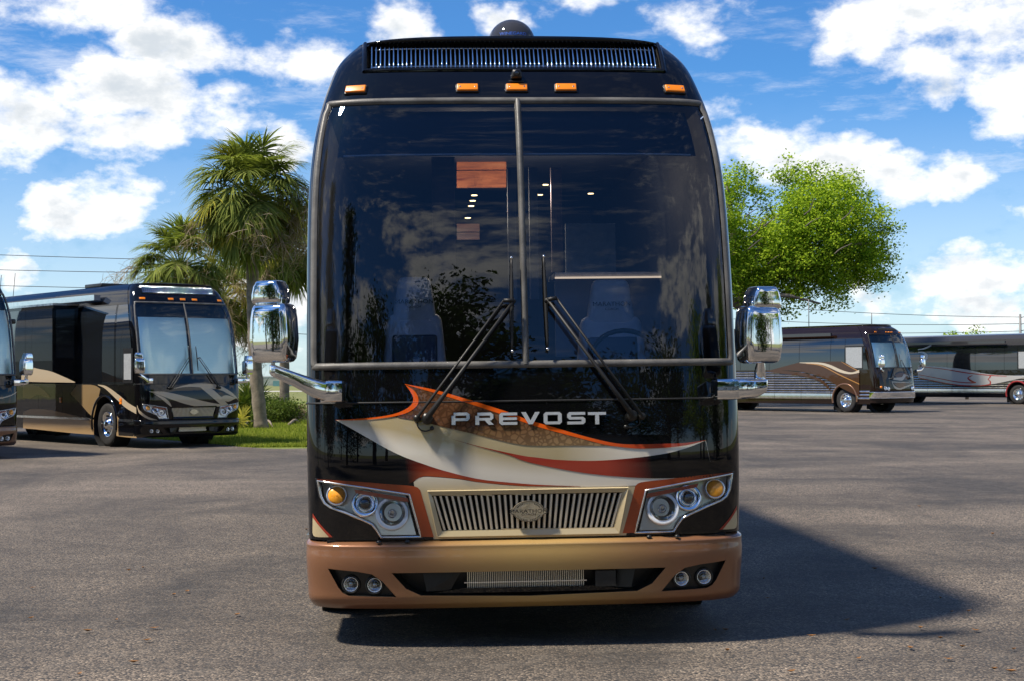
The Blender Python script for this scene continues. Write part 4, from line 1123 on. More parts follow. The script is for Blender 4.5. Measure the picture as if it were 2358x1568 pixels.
st_main = dict(body='black_paint', glass='windshield_glass', lower='black_paint', window='dark_glass', fascia='black_paint', bumper='bronze_paint', near=True, trim=True,
               frame_col=(0.58, 0.475, 0.285), wipers=[W_L, W_R], mirrors=(M_L, M_R))
nose = tall_coach(MAIN, st_main)
tag(MAIN.root, 'big black motor coach facing the viewer with orange and cream nose graphics', 'motor coach', 'parked motor coaches')
root = MAIN.root

# painted graphics of the near coach
BLACK = (0.004, 0.004, 0.005); CREAM = (0.80, 0.735, 0.61); TAN = (0.47, 0.38, 0.21); RUST = (0.38, 0.070, 0.020); RED = (0.36, 0.045, 0.024); ORANGE = (0.86, 0.125, 0.012); BROWN = (0.17, 0.078, 0.038); BEIGE = (0.58, 0.475, 0.285)
def lerp(a, b, t): t = max(0, min(1, t)); return tuple(x + (y - x) * t for x, y in zip(a, b))
def stripe(name, up, lo, off, col, mat='graphic_paint', nt=60, ns_=6): return H.ribbon(name, up, lo, mat, nose, off, nt, ns_, col)
tan_top = X4([(248, 427), (500, 418), (750, 402), (950, 432), (1200, 490), (1500, 560), (1800, 630)]) + X5([(100, 650), (400, 645), (700, 650), (1000, 668), (1300, 655), (1575, 603)])
cream_lo = X4([(248, 427), (400, 512), (540, 592), (700, 682), (850, 752), (1000, 808), (1200, 872), (1500, 942), (1875, 980)]) + X5([(200, 992), (480, 1003), (800, 1000), (1100, 985), (1400, 950), (1640, 924)])
stripe('cream_swoosh', tan_top, cream_lo, 0.0012, lambda t, f, x, z: lerp(lerp(TAN, CREAM, max((f - 0.36) / 0.42, (t - 0.60) / 0.18)), lerp(TAN, CREAM, 0.75), (0.12 - t) / 0.12), nt=80, ns_=12)
bei_top = X4([(922, 965), (932, 945), (970, 926), (1050, 918), (1300, 938), (1500, 968), (1875, 1000)]) + X5([(480, 1004), (800, 1000), (1000, 1000), (1005, 1016)])
bei_lo = X4([(975, 1035), (1095, 1436), (1400, 1440), (1875, 1440)]) + X5([(0, 1438), (400, 1432), (700, 1428), (885, 1424), (890, 1400)])
bl = [(-0.70 + 0.0, 0)]
lx = X4([(922, 965), (975, 1035), (1095, 1436)]); rx = X5([(1003, 1016), (990, 1060), (885, 1424)])
zb = Z_NOSE0 + 0.003
def lower_beige(t, f, x, z): return lerp(BEIGE, CREAM, (z - gz1 - 0.03) / 0.10)
n_ = 40; tp = smooth_curve(bei_top[:-1], n_); vs = []; fs = []; ns2 = []; cs = []
for i in range(n_):
    t = i / (n_ - 1)
    for k in range(18):
        f = k / 17; z = tp[i][1] + (zb - tp[i][1]) * f
        xl = np.interp(z, [zb, lx[1][1], lx[0][1]], [lx[2][0], lx[1][0], lx[0][0]]); xr = np.interp(z, [zb, rx[1][1], rx[0][1]], [rx[2][0], rx[1][0], rx[0][0]])
        x0 = tp[i][0]; x = x0 + ((xl + (xr - xl) * t) - x0) * min(1, f * 3)
        vs.append((x, z)); cs.append(lower_beige(t, f, x, z))
for i in range(n_ - 1):
    for k in range(17):
        a = i * 18 + k
        cx_ = sum(vs[j][0] for j in (a, a + 18, a + 19, a + 1)) / 4; cz_ = sum(vs[j][1] for j in (a, a + 18, a + 19, a + 1)) / 4
        if inside((cx_, cz_), [(-gt * 1.0, gz1), (gt, gz1), (gb, gz0), (-gb, gz0)]): continue
        fs.append((a, a + 18, a + 19, a + 1))
mk('grille_surround', [H.P(x, z, 0.0018) for x, z in vs], fs, 'graphic_paint', nose, True, [H.N(x, z) for x, z in vs], cs)
stripe('red_fade', X4([(812, 738), (1000, 806), (1200, 870), (1500, 940), (1875, 978)]) + X5([(250, 992), (490, 999)]),
       X4([(850, 1000), (925, 955), (980, 922), (1050, 914), (1300, 934), (1500, 966), (1875, 998)]) + X5([(250, 1000), (490, 1001)]), 0.0024,
       lambda t, f, x, z: lerp(BLACK, lerp(RED, RUST, f), (t - 0.02) / 0.16 * (0.6 + 0.8 * f)), ns_=8)
stripe('red_sweep', X4([(1250, 590), (1500, 657), (1850, 733)]) + X5([(120, 752), (300, 772), (600, 780), (900, 760), (1200, 722), (1400, 672), (1570, 606)]),
       X4([(1250, 590), (1450, 650), (1720, 722)]) + X5([(0, 780), (200, 828), (500, 882), (800, 915), (1100, 931), (1400, 926), (1640, 915)]), 0.0030,
       lambda t, f, x, z: lerp(lerp((0.16, 0.02, 0.012), RED, t / 0.3), BLACK, (t - 0.60) / 0.17), ns_=9, nt=80)
brown_up = X4([(845, 120), (1000, 165), (1200, 220), (1500, 300), (1750, 378)]) + X5([(-20, 425), (120, 468), (300, 520), (500, 575), (700, 630), (900, 652)])
brown_lo = X4([(845, 120), (918, 190), (945, 250), (938, 300), (880, 352), (780, 392), (950, 432), (1200, 490), (1500, 560), (1800, 630)]) + X5([(100, 648), (400, 648), (700, 650), (900, 653)])
b_in = X4([(848, 122), (925, 180), (955, 245), (945, 302), (875, 358), (772, 398)])
stripe('snakeskin_field', X4([(848, 122), (1000, 165), (1200, 220), (1500, 300), (1750, 378)]) + X5([(-20, 425), (120, 468), (300, 520), (500, 575), (700, 630), (900, 652)]),
       b_in + X4([(950, 434), (1200, 492), (1500, 562), (1800, 632)]) + X5([(100, 650), (400, 648), (700, 651), (900, 654)]), 0.0036,
       lambda t, f, x, z: lerp(BROWN, (0.40, 0.26, 0.12), (t - 0.45) / 0.4 + (f - 0.5) * 0.5), mat='snakeskin_paint', nt=90, ns_=12)
stripe('orange_stripe', X4([(845, 116), (1100, 165), (1300, 222), (1500, 282), (1750, 362)]) + X5([(0, 412), (120, 450), (300, 502), (500, 560), (700, 610), (850, 634), (1000, 637), (1200, 632), (1400, 624), (1575, 600)]),
       X4([(845, 120), (1080, 186), (1290, 250), (1490, 315), (1740, 398)]) + X5([(0, 446), (120, 486), (300, 536), (500, 588), (700, 640), (850, 662), (1000, 674), (1200, 668), (1400, 646), (1575, 603)]), 0.0048,
       lambda t, f, x, z: lerp(ORANGE, (0.42, 0.05, 0.02), (t - 0.60) / 0.25), nt=90, ns_=4)
stripe('orange_hook', X4([(845, 116), (895, 185), (918, 240), (905, 290), (850, 335), (750, 375), (600, 402), (400, 420), (248, 427)]),
       X4([(845, 119), (930, 178), (962, 242), (950, 303), (880, 358), (780, 390), (650, 412), (450, 428), (248, 429)]), 0.0052, ORANGE, nt=60, ns_=4)
for s in (-1, 1):
    g = (lambda P: P) if s < 0 else (lambda P: [(-x, z) for x, z in P])
    stripe('rust_brow', g(X4([(88, 936), (400, 958), (700, 982), (925, 1000), (978, 1032)])), g(X4([(88, 950), (400, 1000), (700, 1044), (885, 1070), (895, 1082)])), 0.0030, lambda t, f, x, z: lerp((0.10, 0.02, 0.01), RUST, t * 2), nt=30, ns_=4)
    stripe('rust_flank', g(X4([(978, 1032), (1030, 1215), (1095, 1438)])), g(X4([(888, 1068), (940, 1250), (990, 1438)])), 0.0030, RUST, nt=20, ns_=4)
    stripe('corner_stripe', g(X4([(50, 1235), (120, 1335), (222, 1440)])), g(X4([(50, 1270), (110, 1350), (190, 1440)])), 0.0024, RED, nt=16, ns_=3)
    stripe('corner_beige', g(X4([(50, 1262), (112, 1348), (192, 1440)])), g(X4([(48, 1400), (60, 1430), (100, 1440)])), 0.0020, BEIGE, nt=16, ns_=6)

# chrome letters on the nose
def letter(name, strokes, x0, z0, wd, ht):
    """Each stroke is a polygon in a 10 x 7 box; raised chrome on a dark outline."""
    a = None
    for mat, off, grow in (('chrome_letter', 0.014, 0.0), ('emblem_ink', 0.008, 0.22)):
        mb = MB()
        for st_ in strokes:
            cx_ = sum(p[0] for p in st_) / len(st_); cy_ = sum(p[1] for p in st_) / len(st_)
            pts = [(x0 + (p[0] + math.copysign(grow, p[0] - cx_)) / 10 * wd, z0 + (p[1] + math.copysign(grow, p[1] - cy_)) / 7 * ht) for p in st_]
            n = len(pts)
            mb.add([H.P(x, z, off) for x, z in pts] + [H.P(x, z, 0.003) for x, z in pts], [tuple(range(n))] + [(i, n + i, n + (i + 1) % n, (i + 1) % n) for i in range(n)])
        o = mb.build(name if a is None else 'letter_outline', mat, root if a is None else a, False)
        if a is None: a = o
    return a
T = 1.75
bar = lambda x0, y0, x1, y1: [(x0, y0), (x1, y0), (x1, y1), (x0, y1)]
LET = {'P': [bar(0, 0, T + 0.4, 5.2), [(1.2, 7), (8.6, 7), (10, 5.9), (8.4, 5.3), (1.2, 5.3)], [(8.2, 5.4), (10, 5.9), (10, 3.4), (8.2, 3.7)], [(2.1, 3.7), (8.2, 3.75), (10, 3.4), (8.8, 2.2), (2.1, 2.2)]],
       'R': [bar(0, 0, T + 0.4, 5.2), [(1.2, 7), (8.6, 7), (10, 5.9), (8.4, 5.3), (1.2, 5.3)], [(8.2, 5.4), (10, 5.9), (10, 3.7), (8.2, 3.9)], [(2.1, 3.9), (8.2, 3.95), (10, 3.7), (8.8, 2.5), (2.1, 2.5)], [(5.2, 2.5), (7.9, 2.5), (10.2, 0), (7.4, 0)]],
       'E': [[(0, 1.1), (2.1, 1.7), (2.1, 5.4), (0, 5.9)], [(0, 5.9), (1.2, 7), (10, 7), (10, 5.4), (2.1, 5.4)], bar(2.1, 2.75, 9.8, 4.25), [(0, 1.1), (1.2, 0), (10, 0), (10, 1.6), (2.1, 1.6)]],
       'V': [[(0, 7), (2.6, 7), (6.3, 0), (4.0, 0)], [(7.7, 7), (10.3, 7), (6.3, 0), (5.1, 2.2)]],
       'O': [[(0, 1.1), (2.1, 1.7), (2.1, 5.4), (0, 5.9)], [(0, 5.9), (1.2, 7), (8.8, 7), (10, 5.9), (7.9, 5.4), (2.1, 5.4)], [(7.9, 1.7), (10, 1.1), (10, 5.9), (7.9, 5.4)], [(0, 1.1), (1.2, 0), (8.8, 0), (10, 1.1), (7.9, 1.6), (2.1, 1.6)]],
       'S': [[(0, 5.9), (1.2, 7), (10, 7), (10, 5.4), (2.1, 5.4)], [(0, 5.9), (2.1, 5.4), (2.1, 4.2), (0, 3.9)], [(0, 3.9), (2.1, 4.25), (8.8, 4.25), (10, 3.2), (7.9, 2.75), (1.2, 2.75)], [(7.9, 2.75), (10, 3.2), (10, 1.1), (7.9, 1.6)], [(0, 0), (8.8, 0), (10, 1.1), (7.9, 1.6), (0, 1.6)]],
       'T': [bar(0, 5.4, 10, 7), bar(3.95, 0, 6.1, 5.4)]}
pl = X4([(1250, 471), (1250, 370)]); pr = X5([(555, 465), (712, 465)])
x_l = [X4([(x, 471)])[0] for x in (1250, 1455, 1662)] + [X5([(x, 466)])[0] for x in (-22, 172, 376, 556)]
for ch, p in zip('PREVOST', x_l):
    letter('letter', LET[ch], p[0], p[1], 0.106, 0.071)

# hoses at the wiper pivots
for c, pts in ((c4, [(955, 450), (958, 485), (985, 515), (1025, 525), (1060, 515), (1080, 500)]), (c5, [(990, 420), (1000, 450), (985, 472), (950, 488), (910, 492), (880, 488)])):
    P3 = [H.P(*MAIN.on(*c(*p), H), 0.02) for p in pts]
    hz_ = MB().tube(smooth_curve([tuple(p) for p in P3], 16), 0.0042, 6).build('washer_hose', 'plastic_black', root)
    MB().lathe([(0.012, -0.018), (0.013, 0.006), (0.007, 0.012), (0, 0.013)], P3[-1], (0, -1, 0.1), 12).build('hose_cap', 'plastic_black', hz_)

# forward camera above the middle lamp
cc = MAIN.on(*c1(1160, 338), H); cP = H.P(0.0, cc[1]); cN = H.N(0, cc[1])
cam_b = bev_box('view_camera', (0.074, 0.075, 0.060), 'plastic_black', root, Matrix.Translation(cP + cN * 0.028), 0.018, 3, (0.72, 0.8))
MB().lathe([(0.024, 0.0), (0.024, 0.014), (0.018, 0.016)], cP + cN * 0.028 + Vector((0, -0.032, -0.002)), (0, -1, 0), 18).build('camera_ring', 'plastic_black', cam_b)
MB().lathe([(0.017, 0.012), (0.010, 0.018), (0.0, 0.020)], cP + cN * 0.028 + Vector((0, -0.032, -0.002)), (0, -1, 0), 16).build('camera_lens', 'dark_glass', cam_b)
bev_box('camera_foot', (0.095, 0.05, 0.014), 'plastic_black', cam_b, Matrix.Translation(cP + Vector((0, 0.0, -0.030))), 0.004, 2)

# antenna dome on the roof
dy = 1.55
dc = MAIN.on_y(*c1(1113, 128), dy); dt = MAIN.on_y(*c1(1113, 26), dy); dr = abs(MAIN.on_y(*c1(1241, 128), dy)[0] - MAIN.on_y(*c1(985, 128), dy)[0]) / 2
zc = dt[1] - dr
prof = [(dr * 0.98, -(zc - 3.755))] + [(dr * math.cos(R(a)), dr * math.sin(R(a))) for a in (0, 10, 20, 30, 40, 50, 60, 70, 78, 85)] + [(0.0, dr)]
dome = MB().lathe(prof, (dc[0], dy, zc), (0, 0, 1), 40).build('antenna_dome', 'smoke_paint', root)
MB().lathe([(dr * 1.10, 0), (dr * 1.08, 0.02), (dr * 0.9, 0.03)], (dc[0], dy, 3.755), (0, 0, 1), 30).build('dome_base', 'plastic_black', dome)
tv, tf = text_mesh('WINEGARD', 0.030, 1.25)
zt_ = MAIN.on_y(*c1(1116, 97), dy - dr)[1]
tv2 = []
for v in tv:
    a = v[0] / dr; h_ = zt_ + v[1] - zc; rr = math.sqrt(max(0.0, dr * dr - h_ * h_)) * 1.004 if h_ > 0 else dr * 1.003
    tv2.append((dc[0] + rr * math.sin(a), dy - rr * math.cos(a), zc + h_))
mk('dome_lettering', tv2, tf, 'blue_ink', dome, False)

# what shows through the windshield
def ip(u, v, y): a = MAIN.on_y(u, v, y); return Vector((a[0], y, a[1]))
MB().box((-1.22, 0.25, 1.44), (1.22, 0.85, 1.60)).build('dashboard', 'interior_dark', root, False)
MB().box((-1.24, 0.7, 1.02), (1.24, 7.0, 1.06)).build('cabin_floor', 'interior_dark', root, False)
MB().box((-1.19, 0.72, 3.30), (1.19, 7.0, 3.34)).build('cabin_ceiling', 'interior_dark', root, False)
MB().box((-1.24, 7.0, 1.0), (1.24, 7.04, 3.34)).build('cabin_bulkhead', 'interior_dark', root, False)
for s in (-1, 1): side_sheet('cabin_wall', H, s, 0.40, 7.0, 1.03, 3.60, 'interior_dark', root, off=-0.03, nz=14, follow=True)
def panel(name, y, u0, v0, u1, v1, mat, th=0.04):
    a = ip(u0, v0, y); b = ip(u1, v1, y)
    return MB().box((min(a.x, b.x), y, min(a.z, b.z)), (max(a.x, b.x), y + th, max(a.z, b.z))).build(name, mat, root, False)
vz = ip(1179, 347, 0.42)
H.patch('sun_visor', -qt(0.90), qt(0.90), 2.985, 3.29, 'interior_dark', root, 40, 8, -0.09)
sweep('visor_rail', [H.P(x, 2.985, -0.08) for x in lin(-1.1, 1.1, 30)], [Vector((0, -1, 0))] * 30, 0.008, 0.008, 'fence_white', root)
panel('wood_cabinet', 3.2, *c10(245, 78), *c10(765, 212), 'wood_veneer'); panel('wood_cabinet', 3.2, *c10(245, 226), *c10(765, 400), 'wood_veneer')
panel('wood_cabinet', 4.6, *c10(247, 782), *c10(485, 862), 'wood_veneer'); panel('wood_cabinet', 4.6, *c10(247, 874), *c10(485, 945), 'wood_veneer')
panel('cabin_curtain', 2.2, *c10(-20, 80), *c10(240, 1420), 'curtain'); panel('cabin_post', 2.0, *c10(775, 190), *c10(880, 1568), 'interior_grey')
panel('cabin_post', 2.0, *c10(1000, 190), *c10(1110, 1568), 'interior_grey'); panel('cabin_curtain', 2.6, *c10(1230, 190), *c10(1360, 1290), 'curtain')
panel('side_counter', 1.5, *c10(1275, 1292), *c10(2390, 1335), 'counter_stone', 0.5); panel('counter_cabinet', 1.7, *c10(1275, 1360), *c10(2390, 2150), 'interior_grey')
panel('counter_light', 1.48, *c10(1275, 1337), *c10(2390, 1346), 'counter_glow', 0.01)
panel('cabin_screen', 1.9, *c10(1385, 778), *c10(1915, 1285), 'blind_grey')
for p in ((430, 480), (413, 537), (397, 592), (362, 717), (1177, 370), (1117, 475), (1650, 462)):
    a = ip(*c10(*p), 2.9); MB().lathe([(0.024, 0.0), (0.022, 0.006), (0.0, 0.007)], a, (0, 0, -1), 12).build('ceiling_spot', 'spot_lamp', root)
    ld = bpy.data.lights.new('cabin_lamp', 'POINT'); ld.energy = 2.2; ld.color = (1.0, 0.78, 0.52); ld.shadow_soft_size = 0.04
    lo_ = bpy.data.objects.new('cabin_lamp', ld); COL.objects.link(lo_); lo_.parent = root; lo_.location = a + Vector((0, -0.25, -0.06))
def seat(cx_, y, ztop, w_, emb):
    b = bev_box('cab_seat', (w_, 0.16, 0.75), 'seat_leather', root, Matrix.Translation((cx_, y, ztop - 0.62)) @ Matrix.Rotation(R(-8), 4, 'X'), 0.075, 6, (0.72, 1))
    bev_box('headrest', (w_ * 0.62, 0.13, 0.34), 'seat_leather', b, Matrix.Translation((cx_, y + 0.03, ztop - 0.17)), 0.062, 6, (0.70, 0.9))
    bev_box('backrest_inset', (w_ * 0.6, 0.05, 0.5), 'seat_dark', b, Matrix.Translation((cx_, y - 0.085, ztop - 0.64)) @ Matrix.Rotation(R(-8), 4, 'X'), 0.02, 2)
    bev_box('seat_cushion', (w_, 0.5, 0.16), 'seat_leather', b, Matrix.Translation((cx_, y - 0.28, ztop - 1.02)), 0.05, 3)
    for s in (-1, 1): bev_box('armrest', (0.08, 0.40, 0.07), 'seat_leather', b, Matrix.Translation((cx_ + s * w_ * 0.56, y - 0.22, ztop - 0.70)), 0.03, 3)
    for body, size, zz in (('MARATHON', 0.040, 0.0), ('COACH', 0.022, -0.034)):
        tv, tf = text_mesh(body, size, 1.15); mk('seat_lettering', [(cx_ + v[0], y - 0.045, ztop - 0.17 + v[1] + zz) for v in tv], tf, 'emblem_ink', b, False)
    return b
a = ip(*c3(690, 470), 1.35); seat(a.x, 1.35, a.z, 0.56, True)
a = ip(*c2(850, 450), 1.35); seat(a.x, 1.35, a.z, 0.50, True)
sw = ip(*c3(820, 1020), 0.75)
ring = [Vector((sw.x + 0.23 * math.cos(2 * math.pi * k / 28), 0.80 + 0.10 * math.sin(2 * math.pi * k / 28), 1.68 + 0.20 * math.sin(2 * math.pi * k / 28))) for k in range(29)]
MB().tube(ring, 0.016, 8, False).tube([(sw.x, 0.78, 1.50), (sw.x, 0.80, 1.68)], 0.03, 8).tube([ring[0], (sw.x, 0.80, 1.68), ring[14]], 0.014, 6).build('steering_wheel', 'plastic_black', root)

# ------------------------------------------------------------------ the other coaches
def place(name, u, v, yaw, x=-1.24, y=AXLE):
    """Frame of a coach whose front wheel on the picture's left touches the ground at pixel (u, v)."""
    p = gnd(u, v); o = Matrix.Rotation(yaw, 4, 'Z') @ Vector((x, y, 0))
    return Frame(name, (p.x - o.x, p.y - o.y, 0.0), yaw)
common = dict(wipers=[W_L, W_R], mirrors=(M_L, M_R), glass='aqua_glass', shade=True, slats=40, trim=True, side_marker=True)
TAN2 = (0.52, 0.42, 0.29)

B2 = place('parked_motor_coach', 246, 1027, R(41))
st2 = dict(common, body='black_paint', lower='black_paint', window='dark_glass', fascia='black_paint', bumper='black_paint', arch='black_paint')
n2 = tall_coach(B2, st2)
tag(B2.root, 'black and tan motor coach with slide-out open, parked by the palms', 'motor coach', 'parked motor coaches')
f2 = lambda pts: [B2.on(*cB2(*p), H) for p in pts]
def s2(name, up, lo, off, col=TAN2): return H.ribbon(name, f2(up), f2(lo), 'graphic_paint', n2, off, 30, 6, col)
s2('tan_sweep', [(148, 1042), (300, 1046), (500, 1090), (650, 1130), (780, 1158), (900, 1172)], [(148, 1044), (230, 1072), (380, 1125), (520, 1170), (680, 1196), (910, 1180)], 0.002)
s2('tan_arc', [(390, 1012), (480, 985), (580, 964), (700, 962), (830, 985), (940, 1045), (1008, 1112)], [(390, 1015), (500, 1000), (600, 1000), (720, 1012), (840, 1030), (930, 1075), (1000, 1115)], 0.003)
s2('tan_blade', [(700, 1000), (760, 1020), (830, 1080), (915, 1172)], [(640, 1000), (700, 1050), (760, 1100), (840, 1170)], 0.004)
s2('tan_point', [(830, 1100), (900, 1080), (985, 1105)], [(860, 1130), (920, 1140), (985, 1110)], 0.003)
s2('tan_tail', [(190, 1062), (280, 1095), (340, 1140), (372, 1200)], [(190, 1064), (260, 1110), (320, 1160), (366, 1198)], 0.004)
s2('tan_lip', [(15, 1175), (60, 1230), (140, 1290), (240, 1322)], [(15, 1200), (60, 1262), (140, 1312), (240, 1326)], 0.003)
# flank colours of that coach
fx2 = lambda pts: [B2.on_x(*cL(*p), -1.306) for p in pts]
side_ribbon(H, -1, fx2([(182, 1145), (260, 1120), (400, 1130), (600, 1175), (745, 1205)]), fx2([(182, 1275), (260, 1280), (400, 1295), (600, 1315), (745, 1325)]), 'graphic_paint', B2.root, (0.40, 0.27, 0.14), 0.003, 'gold_skirt')
side_ribbon(H, -1, fx2([(182, 915), (260, 925), (340, 960), (400, 1020)]), fx2([(182, 1030), (240, 1035), (300, 1010), (390, 1030)]), 'graphic_paint', B2.root, (0.40, 0.27, 0.14), 0.003, 'gold_field')
side_ribbon(H, -1, fx2([(780, 925), (850, 940), (950, 1010), (1020, 1070), (1085, 1110)]), fx2([(780, 930), (840, 960), (930, 1045), (1000, 1110), (1085, 1160)]), 'graphic_paint', B2.root, TAN2, 0.004, 'gold_sweep')
side_ribbon(H, -1, fx2([(925, 1165), (960, 1215), (1020, 1280), (1085, 1345)]), fx2([(925, 1335), (960, 1340), (1020, 1347), (1085, 1352)]), 'graphic_paint', B2.root, (0.42, 0.29, 0.15), 0.003, 'gold_corner')
side_ribbon(H, -1, fx2([(620, 920), (700, 925), (760, 935), (800, 960)]), fx2([(560, 1000), (640, 1080), (700, 1150), (745, 1190)]), 'graphic_paint', B2.root, (0.28, 0.19, 0.095), 0.002, 'gold_veil')
# its slide-out room
so = B2.root
def slide_room(root, x0, x1, y0, y1, z0, z1):
    b = MB().box((x0, y0, z0), (x1, y1, z1)).build('slide_out', 'black_paint', root, False)
    cuts = lin(y0 + 0.02, y1 - 0.02, 6)
    for a, c in zip(cuts, cuts[1:]): MB().box((x0 - 0.012, a + 0.006, z0 + 0.55), (x0 - 0.001, c - 0.006, z1 - 0.10)).build('slide_window', 'dark_glass', b, False)
    MB().box((x0 - 0.010, y0 + 0.02, z0 + 0.02), (x0 - 0.001, y1, z0 + 0.53)).build('slide_skirt', 'black_paint', b, False)
    MB().box((x0 + 0.06, y0 - 0.010, z0 + 0.62), (x1 - 0.10, y0 - 0.001, z1 - 0.12)).build('slide_end_window', 'dark_glass', b, False)
    MB().box((x0 - 0.03, y0 - 0.03, z1 - 0.03), (x1 + 0.02, y1, z1 + 0.02)).build('slide_awning', 'chrome_soft', b, False)
    return b
sl = slide_room(so, -1.93, -1.30, 3.25, 11.0, 1.46, 3.34)
xs_ = -1.945
fs2 = lambda pts: [B2.on_x(*cL(*p), xs_) for p in pts]
side_ribbon(H, -1, fs2([(170, 760), (280, 795), (400, 820), (500, 860), (598, 905)]), fs2([(170, 900), (280, 905), (400, 908), (500, 909), (598, 911)]), 'graphic_paint', sl, TAN2, 0, 'gold_sweep', x=xs_)
MB().box((-1.40, 2.2, 3.40), (-1.24, 12.5, 3.53)).build('awning_box', 'chrome_soft', so, False)
dw = [B2.on_x(*cL(*p), -1.306) for p in ((985, 640), (1062, 915))]
MB().box((-1.325, min(a[0] for a in dw), dw[1][1]), (-1.307, max(a[0] for a in dw), dw[0][1])).build('driver_window', 'rubber_black', so, False)
MB().box((-1.335, min(a[0] for a in dw) + 0.06, dw[1][1] + 0.08), (-1.326, max(a[0] for a in dw) - 0.06, dw[0][1] - 0.12)).build('window_blind', 'blind_grey', so, False)
bev_box('roof_pod', (1.3, 0.9, 0.10), 'plastic_black', so, Matrix.Translation((-0.3, 3.2, 3.80)), 0.03, 2)
bev_box('roof_pod', (0.5, 0.5, 0.09), 'plastic_black', so, Matrix.Translation((0.75, 2.4, 3.79)), 0.03, 2)
for yy in (8.0, 8.9): MB().tube([(-0.9, yy, 3.74), (-0.95, yy - 0.25, 4.35)], 0.008, 5).build('roof_antenna', 'wire_dark', so)

B1 = place('parked_motor_coach', -322, 1056, R(41))
st1 = dict(common, body='black_paint', lower='bronze_side', window='dark_glass', fascia='black_paint', bumper='bronze_side', arch='black_paint')
n1 = tall_coach(B1, st1)
tag(B1.root, 'black coach with bronze bumper cut off by the left picture edge', 'motor coach', 'parked motor coaches')
H.ribbon('gold_line', [(0.62, 1.36), (0.80, 1.22), (1.05, 1.25), (1.29, 1.34)], [(0.62, 1.34), (0.80, 1.195), (1.05, 1.225), (1.29, 1.32)], 'graphic_paint', n1, 0.003, 30, 3, TAN2)
H.ribbon('gold_line', [(0.62, 1.36), (0.57, 1.1), (0.60, 0.9), (0.56, 0.67)], [(0.645, 1.36), (0.60, 1.1), (0.63, 0.9), (0.59, 0.67)], 'graphic_paint', n1, 0.0035, 20, 3, TAN2)
bev_box('rear_view_camera', (0.10, 0.16, 0.10), 'plastic_black', B1.root, Matrix.Translation((1.42, 0.75, 2.75)), 0.03, 3)
MB().tube([(1.28, 0.75, 2.75), (1.42, 0.75, 2.75)], 0.02, 8).build('camera_bracket', 'plastic_black', B1.root)

# ------------------------------------------------------------------ stainless-sided coaches on the right
XS = Shell([(0.40, 1.290, 0.04), (0.75, 1.298, 0.0), (1.2, 1.302, 0.0), (1.7, 1.303, 0.05), (2.1, 1.302, 0.12), (2.6, 1.285, 0.24), (2.95, 1.245, 0.36), (3.25, 1.165, 0.52), (3.45, 1.06, 0.70), (3.58, 0.94, 0.90)], 0.58, 3.0)
def fluted(name, s, y0, y1, z0, z1, n, mat, root, arches=(), body='black_paint'):
    rows = []; rib = []
    for i in range(n):
        for k, o in ((0.0, 0.0), (0.10, 0.014), (0.28, 0.024), (0.46, 0.014), (0.56, 0.0)) if n > 1 else ((0.0, 0.0), (0.06, 0.016), (0.5, 0.026), (0.94, 0.016), (0.999, 0.0)): rows.append((z0 + (z1 - z0) * (i + k) / n, o)); rib.append(0 if k < (0.5 if n > 1 else 0.95) else 1)
    rows.append((z1, 0.0)); mi = []; ys = lin(y0, y1, 3) if not arches else lin(y0, y1, 30)
    vs = []; fs = []; ny = len(ys)
    for z, o in rows:
        for y in ys: vs.append((s * (1.304 + o), y, z))
    for j in range(len(rows) - 1):
        for i in range(ny - 1):
            a = j * ny + i; yc = (ys[i] + ys[i + 1]) / 2; zc_ = rows[j][0]
            if any(math.hypot(yc - q, zc_ - WR - 0.04) < 0.66 for q in arches): continue
            f = (a, a + 1, a + ny + 1, a + ny); fs.append(f if s > 0 else f[::-1]); mi.append(rib[j])
    return auto_smooth(mk(name, vs, fs, [mat, body], root, mi=mi), 40)
